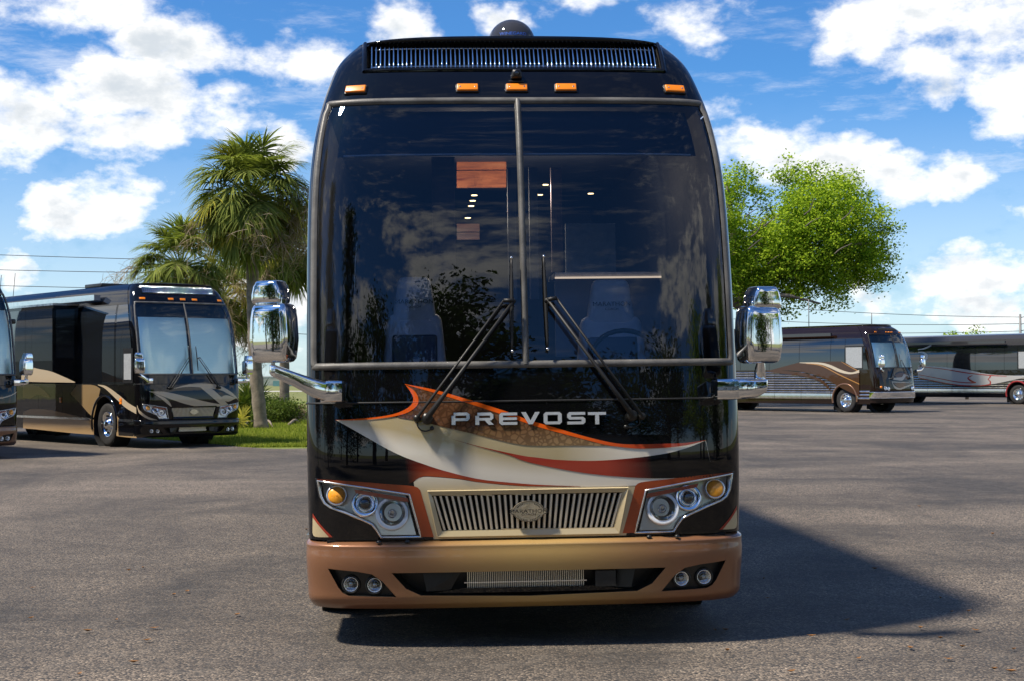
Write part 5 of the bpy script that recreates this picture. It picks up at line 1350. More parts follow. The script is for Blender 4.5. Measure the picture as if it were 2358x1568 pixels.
def silver_coach(fr, st):
    root, S = fr.root, XS; L = 13.6; zw0, zw1, zt = 1.80, 3.06, 3.58
    body = st['body']
    nose = S.patch('nose_panel', -1, 1, 0.86, 1.82, body, root, 60, 16)
    S.patch('lower_apron', -1, 1, 0.42, 0.62, body, root, 50, 5)
    bp = S.patch('bumper', -1, 1, 0.62, 0.855, 'chrome', root, 60, 8, 0.05)
    for z in (0.62, 0.855):
        qs = lin(-1, 1, 50); sweep('bumper_edge', [S.Pq(q, z, 0.03)[0] for q in qs], [S.Pq(q, z)[1] for q in qs], 0.02, 0.022, 'chrome', bp, ns_=5)
    for s in (-1, 1):
        S.patch('windshield_pane', s * qt(0.012), s * qt(0.95), 1.86, 3.22, 'aqua_glass', root, 30, 26, -0.004)
        S.patch('windshield_pillar', s * qt(0.95), s * 1.0, 1.82, 3.26, body, root, 10, 20)
        S.patch('windshield_shade', s * qt(0.03), s * qt(0.92), 1.88, 2.92, 'pleated_shade', root, 22, 18, -0.06)
        for k, (x, z) in enumerate(((0.78, 1.00), (0.93, 1.02))):
            l_ = MB().lathe([(0.075, 0), (0.078, 0.03), (0.066, 0.036), (0.05, 0.02), (0.0, 0.016)], S.P(s * x, z), S.N(s * x, z), 20).build('headlamp', 'chrome', root)
            MB().lathe([(0.06, 0.03), (0.03, 0.042), (0, 0.045)], S.P(s * x, z), S.N(s * x, z), 18).build('lamp_glass', 'fog_lens', l_)
        MB().lathe([(0.05, 0), (0.05, 0.02), (0, 0.03)], S.P(s * 1.10, 1.06), S.N(s * 1.10, 1.06), 14).build('turn_signal', 'amber_lens', root)
    S.patch('windshield_sill', -1, 1, 1.82, 1.86, body, root, 60, 3)
    S.patch('sun_visor', -qt(0.94), qt(0.94), 2.925, 3.22, 'interior_dark', root, 40, 8, -0.09)
    MB().box((-1.1, 0.75, 0.9), (1.1, 0.8, 3.2)).build('cab_bulkhead', 'under_black', root, False)
    gasket_loop(S, root, 1.862, 3.222, 0.955, 'rubber_black', 0.02, 0.012)
    S.patch('header_panel', -1, 1, 3.235, zt, body, root, 60, 14)
    S.patch('roof_visor', -qt(0.52), qt(0.62), 3.40, 3.47, 'under_black', root, 30, 4, 0.012)
    roof_mesh(S, root, body, zt, 0.10, L)
    for x in (-0.80, -0.17, 0.0, 0.17, 0.80):
        bev_box('marker_lamp', (0.12, 0.04, 0.05), 'amber_lens', root, Matrix.Translation(S.P(x, 3.31, 0.01)), 0.01, 2)
    wl = [((p[0] * 0.95, p[1] + 0.05 if i < 2 else p[1] + 0.12) if True else p) for i, p in enumerate(W_L)]
    wr = [((p[0] * 0.95, p[1] + 0.05 if i < 2 else p[1] + 0.12)) for i, p in enumerate(W_R)]
    for a in (wl, wr): wiper(S, root, *a)
    for s in (-1, 1):
        m = mirror_head(root, s, (s * 1.38, -0.10, 2.05), (s * 1.37, -0.10, 2.31), R(s * 18))
        loft('mirror_arm', [((s * 1.10, 0.05, 1.72), (0, 0.06, 0), (0, 0, 0.06)), ((s * 1.30, -0.04, 1.74), (0, 0.05, 0), (0, 0, 0.045)), ((s * 1.40, -0.08, 1.84), (0, 0.04, 0), (0, 0, 0.04)), ((s * 1.385, -0.09, 1.92), (0, 0.03, 0), (0, 0, 0.02))], 'chrome', root)
        f_lo = S.r(0.8) + S.d - 0.02
        cuts = [f_lo, 1.15, 2.60, 4.2, 5.7, 7.2, 8.88, 11.55, 12.6, L]
        for a, b in zip(cuts, cuts[1:]):
            ar = [q_ for q_ in (AXLE, 9.6, 10.85) if a < q_ < b]
            side_sheet('skirt_panel', S, s, a + 0.005, b - 0.005, 0.36, 0.56, st['skirt'], root, arches=ar)
            side_sheet('bay_backing', S, s, a, b, 0.56, zw0, body, root, arches=ar)
            if a < 0.9: fluted('fluted_panel', s, a + 0.01, b - 0.01, 0.56, 0.98, 3, 'stainless', root, ar, body); continue
            fluted('fluted_panel', s, a + 0.008, b - 0.008, 0.56, 0.80, 1, 'stainless', root, ar, body)
            fluted('fluted_panel', s, a + 0.008, b - 0.008, 0.82, st['flute_top'], st['flutes'], 'stainless', root, ar, body)
        for a, b in zip(st['seams'], st['seams'][1:]):
            side_sheet('side_window', S, s, a + 0.008, b - 0.008, zw0, zw1, 'dark_glass', root, off=0.006, nz=8, follow=(a < 0.5))
        side_sheet('roof_fascia', S, s, 0.0, L, zw1 + 0.01, zt, st['fascia'], root, nz=12, follow=True)
        side_sheet('window_backing', S, s, 0.9, L, zw0 - 0.02, zw1 + 0.02, body, root, off=-0.004)
        for a in (AXLE, 9.6, 10.85):
            wheel(root, s * 1.10, a, s)
            pth = [Vector((s * 1.318, a + 0.64 * math.cos(R(k)), WR + 0.04 + 0.64 * math.sin(R(k)))) for k in range(-14, 195, 7)]
            sweep('wheel_arch', pth, [Vector((s, 0, 0))] * len(pth), 0.045, 0.03, st['arch'], root)
            MB().lathe([(0.64, -0.42), (0.64, 0.0)], (s * 1.30, a, WR + 0.04), (s, 0, 0), 24, cap=False).build('wheel_well', 'under_black', root)
            MB().box((s * 0.95, a + 0.62, 0.10), (s * 1.26, a + 0.64, 0.42)).build('mud_flap', 'rubber_black', root, False)
        MB().box((s * 1.304 - 0.004, 1.25, 1.02), (s * 1.304 + s * 0.02, 1.37, 1.10)).build('side_marker', 'amber_lens', root, False)
        MB().box((s * 1.31, 2.5, zw1 + 0.12), (s * 1.40, 12.4, zw1 + 0.25)).build('awning_box', st['awning'], root, False)
        MB().box((s * 1.306, 0.95, 1.86), (s * 1.312, 1.78, 2.72)).build('driver_window', 'blind_grey', root, False)
        MB().box((s * 1.304, 0.90, 1.81), (s * 1.310, 1.83, 2.77)).build('window_frame', 'rubber_black', root, False)
    zs = lin(0.36, zt, 14); vs = [(sg * S.w(z), L, z) for z in zs for sg in (-1, 1)]
    mk('rear_wall', vs, [(2 * i, 2 * i + 1, 2 * i + 3, 2 * i + 2) for i in range(13)], body, root)
    MB().box((-1.2, 0.6, 0.38), (1.2, 1.15, 1.2)).box((-0.82, 1.15, 0.34), (0.82, L - 0.05, 1.2)).build('underbody', 'under_black', root, False)
    return nose

SEAMS = [0.0, 1.85, 2.6, 4.3, 6.0, 7.7, 9.4, 11.1, 12.5, 13.6]
B3 = place('parked_motor_coach', 1948, 949, R(39))
n3 = silver_coach(B3, dict(body='brown_paint', skirt='brown_paint', fascia='brown_paint', arch='bronze_side', awning='smoke_paint', seams=SEAMS, flute_top=1.76, flutes=9))
tag(B3.root, 'dark brown and stainless coach with gold swirls, angled on the right', 'motor coach', 'parked motor coaches')
fx3 = lambda pts: [B3.on_x(*cRt(*p), -1.332) for p in pts]
def s3(name, up, lo, col, off=0): return side_ribbon(XS, -1, fx3(up), fx3(lo), 'graphic_paint', B3.root, col, 0, name, x=-1.331 - off)
BR3 = (0.055, 0.022, 0.013); GO3 = (0.40, 0.19, 0.055); CR3 = (0.55, 0.47, 0.36)
s3('brown_field', [(585, 494), (760, 490), (920, 488), (1000, 525), (1060, 560)], [(330, 562), (560, 560), (760, 610), (930, 700), (1060, 765)], BR3)
s3('brown_tail', [(330, 556), (480, 560), (640, 580), (780, 640), (838, 715)], [(330, 566), (480, 585), (600, 600), (740, 640), (832, 716)], BR3, 0.002)
s3('cream_streak', [(590, 494), (740, 494), (830, 512), (920, 552), (1000, 572), (1060, 552)], [(590, 498), (740, 508), (820, 532), (910, 572), (990, 586), (1060, 575)], CR3, 0.004)
s3('gold_line', [(640, 500), (760, 515), (900, 585), (1060, 660)], [(640, 504), (760, 522), (900, 593), (1060, 668)], GO3, 0.003)
s3('gold_line', [(920, 487), (980, 520), (1060, 562)], [(920, 490), (980, 526), (1060, 569)], GO3, 0.003)
f3 = lambda pts: [B3.on(*cR2(*p), XS) for p in pts]
def r3(name, up, lo, col, off): return XS.ribbon(name, f3(up), f3(lo), 'graphic_paint', n3, off, 26, 5, col)
r3('gold_field', [(425, 890), (500, 852), (600, 862), (680, 900)], [(425, 900), (480, 950), (580, 960), (690, 920)], (0.20, 0.09, 0.03), 0.002)
r3('cream_swirl', [(330, 935), (450, 930), (530, 920), (560, 875), (620, 895), (735, 955)], [(330, 945), (450, 965), (540, 970), (585, 910), (630, 915), (735, 960)], CR3, 0.004)
r3('cream_smile', [(380, 985), (420, 1050), (500, 1085), (600, 1050), (705, 1012)], [(375, 985), (420, 1085), (500, 1112), (610, 1070), (705, 1018)], CR3, 0.004)
r3('cream_bar', [(380, 985), (540, 995), (690, 990)], [(390, 1000), (540, 1005), (680, 998)], CR3, 0.003)
r3('gold_base', [(400, 1010), (540, 1010), (680, 1005)], [(430, 1040), (510, 1080), (640, 1045)], (0.16, 0.07, 0.025), 0.002)
for u in ((1948 - 87, 705), (2006, 722)):
    pass
for (u, v) in ((1862, 690), (2007, 722)):
    y_, z_ = B3.on_x(u, v, 0.3); MB().tube([(0.3, y_, 3.6), (0.3, y_, max(z_, 4.0))], 0.02, 5).build('whip_antenna', 'pole_metal', B3.root)

B4 = place('parked_motor_coach', 2345, 930, R(42))
n4 = silver_coach(B4, dict(body='black_paint', skirt='black_paint', fascia='smoke_paint', arch='red_paint' if 'red_paint' in MATS else 'red_reflector', awning='smoke_paint', seams=SEAMS, flute_top=1.55, flutes=6))
tag(B4.root, 'black and stainless coach with red outlines, farthest right and cut by the edge', 'motor coach', 'parked motor coaches')
fx4 = lambda pts: [B4.on_x(*cR2(*p), -1.332) for p in pts]
def s4(name, up, lo, col, off=0): return side_ribbon(XS, -1, fx4(up), fx4(lo), 'graphic_paint', B4.root, col, 0, name, x=-1.331 - off)
SIL = (0.42, 0.41, 0.40); RD4 = (0.33, 0.04, 0.035)
s4('silver_field', [(770, 745), (1150, 770), (1500, 810), (1850, 880), (2358, 905)], [(770, 930), (1100, 1000), (1450, 1045), (1850, 1030), (2358, 930)], SIL)
s4('red_line', [(780, 758), (1150, 795), (1500, 850), (1850, 888), (2100, 905)], [(780, 766), (1150, 808), (1500, 866), (1850, 902), (2100, 912)], RD4, 0.003)
s4('red_line', [(780, 925), (1100, 990), (1400, 1035), (1700, 1042), (1850, 1022)], [(780, 936), (1100, 1003), (1400, 1050), (1700, 1057), (1850, 1040)], RD4, 0.003)
s4('red_line', [(780, 880), (1050, 930), (1350, 985), (1560, 1000), (1640, 992)], [(780, 888), (1050, 940), (1350, 999), (1560, 1015), (1640, 1010)], RD4, 0.003)
s4('red_hook', [(1600, 898), (1560, 915), (1530, 935), (1570, 965), (1640, 1000)], [(1570, 895), (1530, 915), (1510, 940), (1545, 980), (1600, 1012)], RD4, 0.004)
s4('red_hook', [(1870, 900), (1855, 930), (1830, 955), (1865, 990), (1860, 1035)], [(1845, 900), (1835, 930), (1815, 955), (1845, 990), (1838, 1035)], RD4, 0.004)
SIV = (0.52, 0.52, 0.52)
fx4w = lambda pts: [B4.on_x(*cR2(*p), -1.312) for p in pts]
side_ribbon(XS, -1, fx4w([(760, 505), (850, 485), (920, 450), (955, 412)]), fx4w([(760, 520), (860, 505), (940, 470), (978, 415)]), 'graphic_paint', B4.root, SIV, 0.012, 'silver_curl')
side_ribbon(XS, -1, fx4w([(770, 540), (850, 545), (915, 590), (910, 650), (860, 695), (790, 705)]), fx4w([(770, 558), (840, 565), (880, 600), (878, 645), (845, 670), (790, 682)]), 'graphic_paint', B4.root, SIV, 0.012, 'silver_curl')

# ------------------------------------------------------------------ vegetation
rng = np.random.default_rng(5)
def np_mesh(name, V, F, mat, parent=None, fac=None, smooth=False):
    """Mesh straight from arrays: V (n,3), F (m,4 or 3); fac is a per-vertex 0..1 tint."""
    me = bpy.data.meshes.new(name); k = F.shape[1]
    me.vertices.add(len(V)); me.vertices.foreach_set('co', np.asarray(V, np.float32).ravel())
    me.loops.add(F.size); me.loops.foreach_set('vertex_index', np.asarray(F, np.int32).ravel())
    me.polygons.add(len(F)); me.polygons.foreach_set('loop_start', np.arange(0, F.size, k, dtype=np.int32))
    me.update(calc_edges=True)
    if fac is not None:
        a = me.color_attributes.new('Col', 'FLOAT_COLOR', 'POINT')
        c = np.ones((len(V), 4), np.float32); c[:, :3] = np.asarray(fac)[:, None]; a.data.foreach_set('color', c.ravel())
    if smooth: me.polygons.foreach_set('use_smooth', [True] * len(F))
    return link(name, me, mat, parent)
def leaf_cards(C, size, asp=0.5, fac=None, droop=0.0, up=0.0):
    """One pointed leaf (a kite) at every centre in C, turned at random."""
    n = len(C); a = rng.normal(size=(n, 3)); a[:, 2] = a[:, 2] * 0.7 - droop; a /= np.linalg.norm(a, axis=1)[:, None]
    b = rng.normal(size=(n, 3)); b -= (b * a).sum(1)[:, None] * a; b /= np.linalg.norm(b, axis=1)[:, None]
    if up:                                                # blades turn their faces to the light
        nr = rng.normal(size=(n, 3)) * 0.6 + np.array((-0.45, -0.35, 0.8)) * up; nr /= np.linalg.norm(nr, axis=1)[:, None]
        a -= (a * nr).sum(1)[:, None] * nr; a /= np.linalg.norm(a, axis=1)[:, None]; b = np.cross(nr, a)
    s = (size * rng.uniform(0.6, 1.3, n))[:, None]
    V = np.stack([C - a * s * 0.5, C + b * s * asp * 0.5, C + a * s * 0.5, C - b * s * asp * 0.5], 1).reshape(-1, 3)
    F = np.arange(4 * n).reshape(n, 4)
    f = np.repeat(rng.uniform(0, 1, n) if fac is None else fac, 4)
    return V, F, f
def blob_points(balls, n, clump=14, spread=0.28, hollow=0.45):
    """Leaf positions gathered in twig-sized clumps through a set of balls (centre, radius, weight)."""
    wts = np.array([b[1] ** 2 * b[2] for b in balls]); wts /= wts.sum(); out = []
    for (c, r, _), w_ in zip(balls, wts):
        m = max(1, int(n * w_ / clump)); d = rng.normal(size=(m, 3)); d /= np.linalg.norm(d, axis=1)[:, None]
        rad = r * (hollow + (1 - hollow) * rng.uniform(0, 1, m) ** 0.6) * rng.uniform(0.70, 1.22, m); cc = np.array(c) + d * rad[:, None]
        pts = (cc[:, None, :] + rng.normal(size=(m, clump, 3)) * spread * np.array([1.2, 1.2, 0.8])).reshape(-1, 3); out.append(pts)
    return np.concatenate(out)
def limb_tree(root, base, limbs, mat, r0):
    mb = MB()
    for pts, ra, rb in limbs:
        P = smooth_curve(pts, 10); mb.tube(P, [ra + (rb - ra) * i / 9 for i in range(10)], 8)
    return mb.build('trunk', mat, root)

# the live oak behind the stainless coaches
OD = 80.0
oak = empty('oak_tree', (0, 0, 0))
tag(oak, 'large bright green oak with spreading crown behind the right-hand mirror', 'tree')
ob = gnd(1712, 872 + 30); ox = at(1718, 700, OD).x
PO = lambda u, v, dd=0.0: tuple(at(u, v, OD + dd))
limbs = [([(ox, OD, -0.05), (ox + 0.15, OD, 1.6), PO(1722, 745), PO(1712, 690), PO(1698, 630)], 0.62, 0.34), ([PO(1722, 760), PO(1750, 700), PO(1775, 640), PO(1800, 560), PO(1830, 480)], 0.40, 0.10), ([PO(1700, 640), PO(1690, 540), PO(1680, 470), PO(1672, 420)], 0.30, 0.07),
         ([PO(1770, 650), PO(1850, 610), PO(1930, 570, -2), PO(2010, 560, -2)], 0.24, 0.05), ([PO(1800, 560), PO(1870, 500, 2), PO(1910, 460, 2), PO(1945, 425, 2)], 0.16, 0.03), ([PO(1760, 690), PO(1800, 680, -3), PO(1850, 690, -3), PO(1890, 700, -3)], 0.20, 0.04),
         ([PO(1730, 720), PO(1660, 680, -2), PO(1580, 640, -2), PO(1500, 600, -2)], 0.30, 0.08), ([PO(1690, 600), PO(1620, 540), PO(1560, 480)], 0.22, 0.06), ([PO(1870, 505, 2), PO(1900, 500, -2), PO(1930, 520, -3)], 0.07, 0.02), ([PO(1740, 600, -2), PO(1755, 540, -2), PO(1765, 500, -2)], 0.12, 0.04)]
limb_tree(oak, None, limbs, 'oak_bark', 0.6)
limbs = []
for _ in range(26):
    u = random.uniform(1700, 1960); v = random.uniform(470, 650); dd = random.uniform(-5, 1)
    limbs.append(([PO(u, v, dd), PO(u + 14, v - 12, dd - 0.3), PO(u + random.uniform(22, 40), v - random.uniform(20, 40), dd - 0.6)], 0.04, 0.012))
tw = limb_tree(oak, None, limbs, 'oak_bark', 0.6); tw.name = 'twigs'; tw['kind'] = 'stuff'
k = FPX / OD
OB = [(1800, 400, 26, .5), (1825, 375, 18, .3), (1960, 410, 26, .4), (2010, 455, 24, .4), (2060, 600, 20, .4), (2055, 560, 18, .3), (1940, 690, 24, .3), (1870, 720, 20, .2), (1745, 440, 24, .4), (1705, 375, 20, .3), (1705, 420, 44, .8), (1680, 470, 50, .8), (1735, 400, 22, .3), (1690, 545, 60, 1), (1745, 600, 70, 1.1), (1700, 640, 60, 1), (1845, 420, 50, 1), (1890, 395, 30, .5), (1860, 485, 70, 1.1), (1930, 450, 55, .9), (1975, 470, 40, .7), (1800, 560, 70, 1.1), (1880, 560, 80, 1.2), (1960, 540, 72, 1.1), (2015, 520, 44, .8),
      (1830, 630, 68, 1.1), (1915, 625, 62, 1), (1985, 600, 58, 1), (2035, 580, 34, .6), (2040, 630, 30, .6), (1760, 660, 50, .8), (1720, 690, 40, .5), (1850, 690, 42, .35), (1900, 700, 30, .3), (1800, 700, 40, .4), (1770, 520, 44, .7), (1765, 460, 30, .5), (1620, 470, 90, .5), (1560, 560, 110, .5), (1620, 620, 90, .5), (1500, 620, 80, .4), (2000, 640, 40, .7)]
balls = []
for (u, v, r, wt) in OB:
    for dd in ((-0.7, 0.6) if r > 50 else (0.0,)):
        balls.append((PO(u + random.uniform(-8, 8), v + random.uniform(-6, 6), dd * r / k * 1.8), r / k, wt))
pts = blob_points(balls, 120000, 34, 0.21, 0.30)
V, F, f = leaf_cards(pts, 0.165, 0.55, up=1.0)
o = np_mesh('crown', V, F, 'oak_leaf', oak, f); o['kind'] = 'stuff'
oak.location = (ox, OD, 0)
for ch in oak.children: ch.data.transform(Matrix.Translation((-ox, -OD, 0)))

# sabal palms
def strip(path, side, widths):
    """Flat tapering blade along a path."""
    V = []; 
    for p, s_, w_ in zip(path, side, widths): V += [p - s_ * w_, p + s_ * w_]
    n = len(path); F = [(2 * i, 2 * i + 1, 2 * i + 3, 2 * i + 2) for i in range(n - 1)]
    return V, F
G = np.array([0, 0, -1.0])
def frond(origin, az, el, lp, lb, mat, parent, nl=40, droop=1.0, name='frond'):
    V = []; F = []; fc = []
    def addm(v, f, c):
        b = len(V); V.extend(v); F.extend(tuple(i + b for i in q_) for q_ in f); fc.extend([c] * len(v))
    d = np.array([math.cos(el) * math.cos(az), math.cos(el) * math.sin(az), math.sin(el)]); p = np.array(origin, float)
    side = np.cross(d, [0, 0, 1.0]); side /= np.linalg.norm(side) + 1e-9
    path = [p.copy()]; n1 = 6
    for i in range(n1):
        d = d + G * 0.05 * droop; d /= np.linalg.norm(d); p = p + d * lp / n1; path.append(p.copy())
    for s_ in (side, np.cross(side, d)):
        v, f = strip(path, [s_] * len(path), [0.022] * len(path)); addm(v, f, 0.6)
    nc = 10; cost = [p.copy()]; tans = [d.copy()]
    for i in range(nc):
        d = d + G * 0.11 * droop; d /= np.linalg.norm(d); p = p + d * lb * 0.5 / nc; cost.append(p.copy()); tans.append(d.copy())
    for j in range(nl):
        t = j / (nl - 1); sg = 1 if j % 2 else -1; idx = min(nc, int(t * nc)); p0 = cost[idx]; tg = tans[idx]; up = np.cross(side, tg); up /= np.linalg.norm(up) + 1e-9
        phi = R(128 - 120 * t ** 0.75 + random.uniform(-5, 5)); dl = math.cos(phi) * tg + sg * math.sin(phi) * side + up * random.uniform(0.05, 0.25)
        dl /= np.linalg.norm(dl); L = lb * (0.66 + 0.30 * math.sin(math.pi * (0.25 + 0.6 * t))) * random.uniform(0.85, 1.12)
        q_ = p0.copy(); ps = [q_.copy()]; dd = dl.copy(); m = 5; bend = random.uniform(0.06, 0.17) * droop
        for s_ in range(m): dd = dd + G * bend * (0.4 + s_ * 0.5); dd /= np.linalg.norm(dd); q_ = q_ + dd * L / m; ps.append(q_.copy())
        ws = np.cross(dd, up); ws = ws / (np.linalg.norm(ws) + 1e-9)
        w0 = np.cross(dl, up); w0 = w0 / (np.linalg.norm(w0) + 1e-9)
        sd = [w0 + (ws - w0) * i / m for i in range(m + 1)]
        v, f = strip(ps, sd, [0.012, 0.029, 0.029, 0.021, 0.012, 0.002]); addm(v, f, random.uniform(0.15, 0.9) * (0.7 + 0.3 * t))
    return np_mesh(name, np.array(V), np.array(F), mat, parent, fc)
def tangle(origin, az, el, length, parent, n=26, mat='palm_dead'):
    """Dry flower stalk: an arching stem with drooping twigs."""
    V = []; F = []; fc = []
    def addm(v, f, c):
        b = len(V); V.extend(v); F.extend(tuple(i + b for i in q_) for q_ in f); fc.extend([c] * len(v))
    def run(p, d, L, m, g, w0, w1):
        path = [p.copy()]
        for i in range(m): d = d + G * g + rng.normal(size=3) * 0.09; d /= np.linalg.norm(d); p = p + d * L / m; path.append(p.copy())
        s_ = rng.normal(size=3); s_ -= s_.dot(d) * d; s_ /= np.linalg.norm(s_)
        v, f = strip(path, [s_] * (m + 1), [w0 + (w1 - w0) * i / m for i in range(m + 1)]); addm(v, f, random.uniform(0.1, 0.9)); return path, d
    d = np.array([math.cos(el) * math.cos(az), math.cos(el) * math.sin(az), math.sin(el)])
    main, _ = run(np.array(origin, float), d, length, 10, 0.22, 0.022, 0.008)
    for j in range(n):
        i = random.randint(5, 10); b_d = rng.normal(size=3); b_d /= np.linalg.norm(b_d)
        pth, bd = run(main[i], b_d * 0.8 + G * 0.5, length * random.uniform(0.22, 0.45), 5, 0.15, 0.010, 0.006)
        for q_ in range(7):
            t_d = rng.normal(size=3); t_d /= np.linalg.norm(t_d); run(pth[random.randint(1, 5)], t_d + G * 0.4, length * random.uniform(0.07, 0.18), 3, 0.12, 0.007, 0.004)
    return np_mesh('dry_flower_stalk', np.array(V), np.array(F), mat, parent, fc)
def palm(base, crown, label, nf=40, lp=1.05, lb=1.15, r=(0.20, 0.165), dead=8, stalks=8, bend=0.0, seed=1, trunk=True, cam_side=True):
    random.seed(seed)
    t = empty('palm_tree', (base[0], base[1], 0)); tag(t, label, 'palm tree', 'sabal palms on the lawn')
    b = np.array((0.0, 0.0, -0.05)); c = np.array(crown) - np.array((base[0], base[1], 0.0))
    pts = smooth_curve([b, b + (c - b) * 0.3 + np.array((bend, 0, 0)), b + (c - b) * 0.7 + np.array((bend * 0.6, 0, 0)), c], 34)
    rad = [(r[0] + (r[1] - r[0]) * i / 33) * (1 + 0.05 * math.sin(i * 2.1) + random.uniform(-0.02, 0.02)) * (1.25 if i == 0 else 1.0) for i in range(34)]
    tr = MB().tube(pts, rad, 14).build('trunk', 'palm_bark', t)
    o = tuple(c - np.array((0, 0, 0.15)))
    gold = math.pi * (3 - math.sqrt(5))
    for i in range(nf):
        f = (i + 0.5) / nf; el = R(80 - 138 * f ** 0.9) + R(random.uniform(-8, 8)); az = i * gold + random.uniform(-0.3, 0.3)
        yel = random.random() < 0.10 + 0.22 * f
        frond(o, az, el, lp * random.uniform(0.85, 1.12), lb * random.uniform(0.85, 1.1), 'palm_leaf_yellow' if yel else 'palm_leaf', t, 44, 0.85 + 0.5 * f)
    for i in range(dead):
        az = random.uniform(0, 2 * math.pi)
        frond((o[0], o[1], o[2] - 0.15), az, R(random.uniform(-75, -45)), lp * 0.6, lb * 0.85, 'palm_dead', t, 26, 1.6, 'dead_frond')
    for i in range(stalks):
        az = (-math.pi / 2 + random.uniform(-1.7, 1.7)) if cam_side else random.uniform(0, 2 * math.pi)
        tangle(o, az, R(random.uniform(-10, 50)), random.uniform(2.1, 2.8), t, 38)
    return t
p1 = gnd(602, 986); d1 = p1.y
palm((p1.x, p1.y), tuple(at(578, 446, d1)), 'tallest palm with full round crown and bare trunk behind the mirror', 92, 1.18, 1.08, (0.21, 0.175), 8, 7, -0.10, 3)
p3 = at(655, 900, 60.0); palm((p3.x, 60.0), tuple(at(655, 560, 60.0)), 'lower palm with dead hanging fronds between tall palm and near coach', 60, 1.2, 1.0, (0.20, 0.17), 18, 5, 0.0, 7)
p2_ = at(400, 900, 57.0); palm((p2_.x, 57.0), tuple(at(415, 610, 57.0)), 'shorter palm behind the roof of the tan and black coach', 70, 1.15, 1.02, (0.2, 0.17), 8, 7, 0.0, 12)
p4_ = at(520, 900, 62.0); palm((p4_.x, 62.0), tuple(at(512, 680, 62.0)), 'short shaggy palm half hidden behind the tall palm trunk', 44, 1.05, 0.95, (0.2, 0.17), 12, 6, 0.0, 21)

def palmetto(u, v, label, n=16, lp=0.5, lb=0.75, seed=2):
    random.seed(seed); p = gnd(u, v); t = empty('palmetto_shrub', (p.x, p.y, 0)); tag(t, label, 'shrub', 'shrubs at the palm bases')
    for i in range(n): frond((random.uniform(-0.4, 0.4), random.uniform(-0.3, 0.3), -0.03), random.uniform(0, 6.28), R(random.uniform(35, 85)), lp * random.uniform(0.7, 1.3), lb * random.uniform(0.8, 1.2), 'shrub_leaf' if i % 4 else 'palm_leaf_yellow', t, 22, 0.5)
palmetto(572, 968, 'fan-leaved shrub beside the front of the tan and black coach', 20, 0.55, 0.85, 4)
palmetto(556, 985, 'low fan-leaved clump at the bumper end of the tan coach', 9, 0.3, 0.5, 9)
def bush(u, v, rx, rz, label, n, mat, seed, size=0.10):
    global rng
    rng = np.random.default_rng(seed); p = gnd(u, v); t = empty('leafy_shrub', (p.x, p.y, 0)); tag(t, label, 'shrub', 'shrubs at the palm bases')
    bl_ = [((random.uniform(-rx, rx) * 0.7, random.uniform(-rx, rx) * 0.5, rz * random.uniform(0.3, 0.7)), rz * random.uniform(0.35, 0.6), 1) for _ in range(7)]
    V, F, f = leaf_cards(blob_points(bl_, n, 8, 0.10, 0.2), size, 0.45); V[:, 2] = np.maximum(V[:, 2], 0.0)
    o = np_mesh('foliage', V, F, mat, t, f); o['kind'] = 'stuff'
    st_ = MB()
    for _ in range(12): st_.tube([(random.uniform(-0.2, 0.2) * rx, 0, -0.02), (random.uniform(-0.9, 0.9) * rx, random.uniform(-0.3, 0.3), rz * random.uniform(0.4, 0.9))], [0.015, 0.005], 5)
    st_.build('stems', 'dead_wood', t)
bush(640, 975, 0.75, 0.75, 'leafy green shrub between the two bare palm trunks', 5200, 'shrub_leaf', 31)
bush(665, 973, 0.5, 0.6, 'browned scrubby shrub at the foot of the shaded palm', 2600, 'palm_dead', 32)
bush(615, 962, 0.5, 0.8, 'slender green shrub behind the foot of the tallest palm', 2600, 'shrub_leaf', 33)
for (a, b, lab) in (((560, 982), (600, 977), 'pale dead branch lying left of the tallest palm trunk'), ((608, 975), (628, 985), 'short dead branch lying right of the tallest palm trunk'), ((665, 980), (690, 974), 'dead branch lying under the browned shrub')):
    A, B_ = gnd(*a), gnd(*b); m_ = (A + B_) / 2
    br = MB().tube(smooth_curve([(A.x, A.y, 0.05), (m_.x, m_.y + 0.1, 0.16), (B_.x, B_.y, 0.04)], 9), [0.05, 0.05, 0.045, 0.045, 0.04, 0.035, 0.03, 0.025, 0.02], 7).build('fallen_branch', 'dead_wood', None)
    tag(br, lab, 'branch', 'dead branches on the lawn')

# grass blades on the near part of the lawn
rng = np.random.default_rng(8)
n = 90000
gx_ = rng.uniform(-14, 2.2, n * 3); gy_ = 35.0 + rng.uniform(0, 1, n * 3) ** 1.7 * 34
ins = np.zeros(n * 3, bool); lp_ = [(x, y) for x, y in lawn_poly]
px_ = np.array([p[0] for p in lp_]); py_ = np.array([p[1] for p in lp_])
for i in range(len(lp_)):
    j = i - 1
    cond = ((py_[i] > gy_) != (py_[j] > gy_)) & (gx_ < (px_[j] - px_[i]) * (gy_ - py_[i]) / (py_[j] - py_[i] + 1e-12) + px_[i]); ins ^= cond
gx_, gy_ = gx_[ins][:n], gy_[ins][:n]; n = len(gx_)
hh = rng.uniform(0.05, 0.13, n) * (0.7 + 0.6 * (np.sin(gx_ * 1.3) * np.sin(gy_ * 0.9 + 1) > 0)); an = rng.uniform(0, 2 * np.pi, n); ww = rng.uniform(0.008, 0.018, n); lean = rng.normal(size=(n, 2)) * 0.035
B0 = np.stack([gx_ - np.cos(an) * ww, gy_ - np.sin(an) * ww, np.full(n, -0.006)], 1); B1_ = np.stack([gx_ + np.cos(an) * ww, gy_ + np.sin(an) * ww, np.full(n, -0.006)], 1)
T_ = np.stack([gx_ + lean[:, 0], gy_ + lean[:, 1], hh], 1)
V = np.stack([B0, B1_, T_], 1).reshape(-1, 3)
gr = np_mesh('grass', V, np.arange(3 * n).reshape(n, 3), 'grass_blade', None, np.repeat(rng.uniform(0, 1, n), 3))
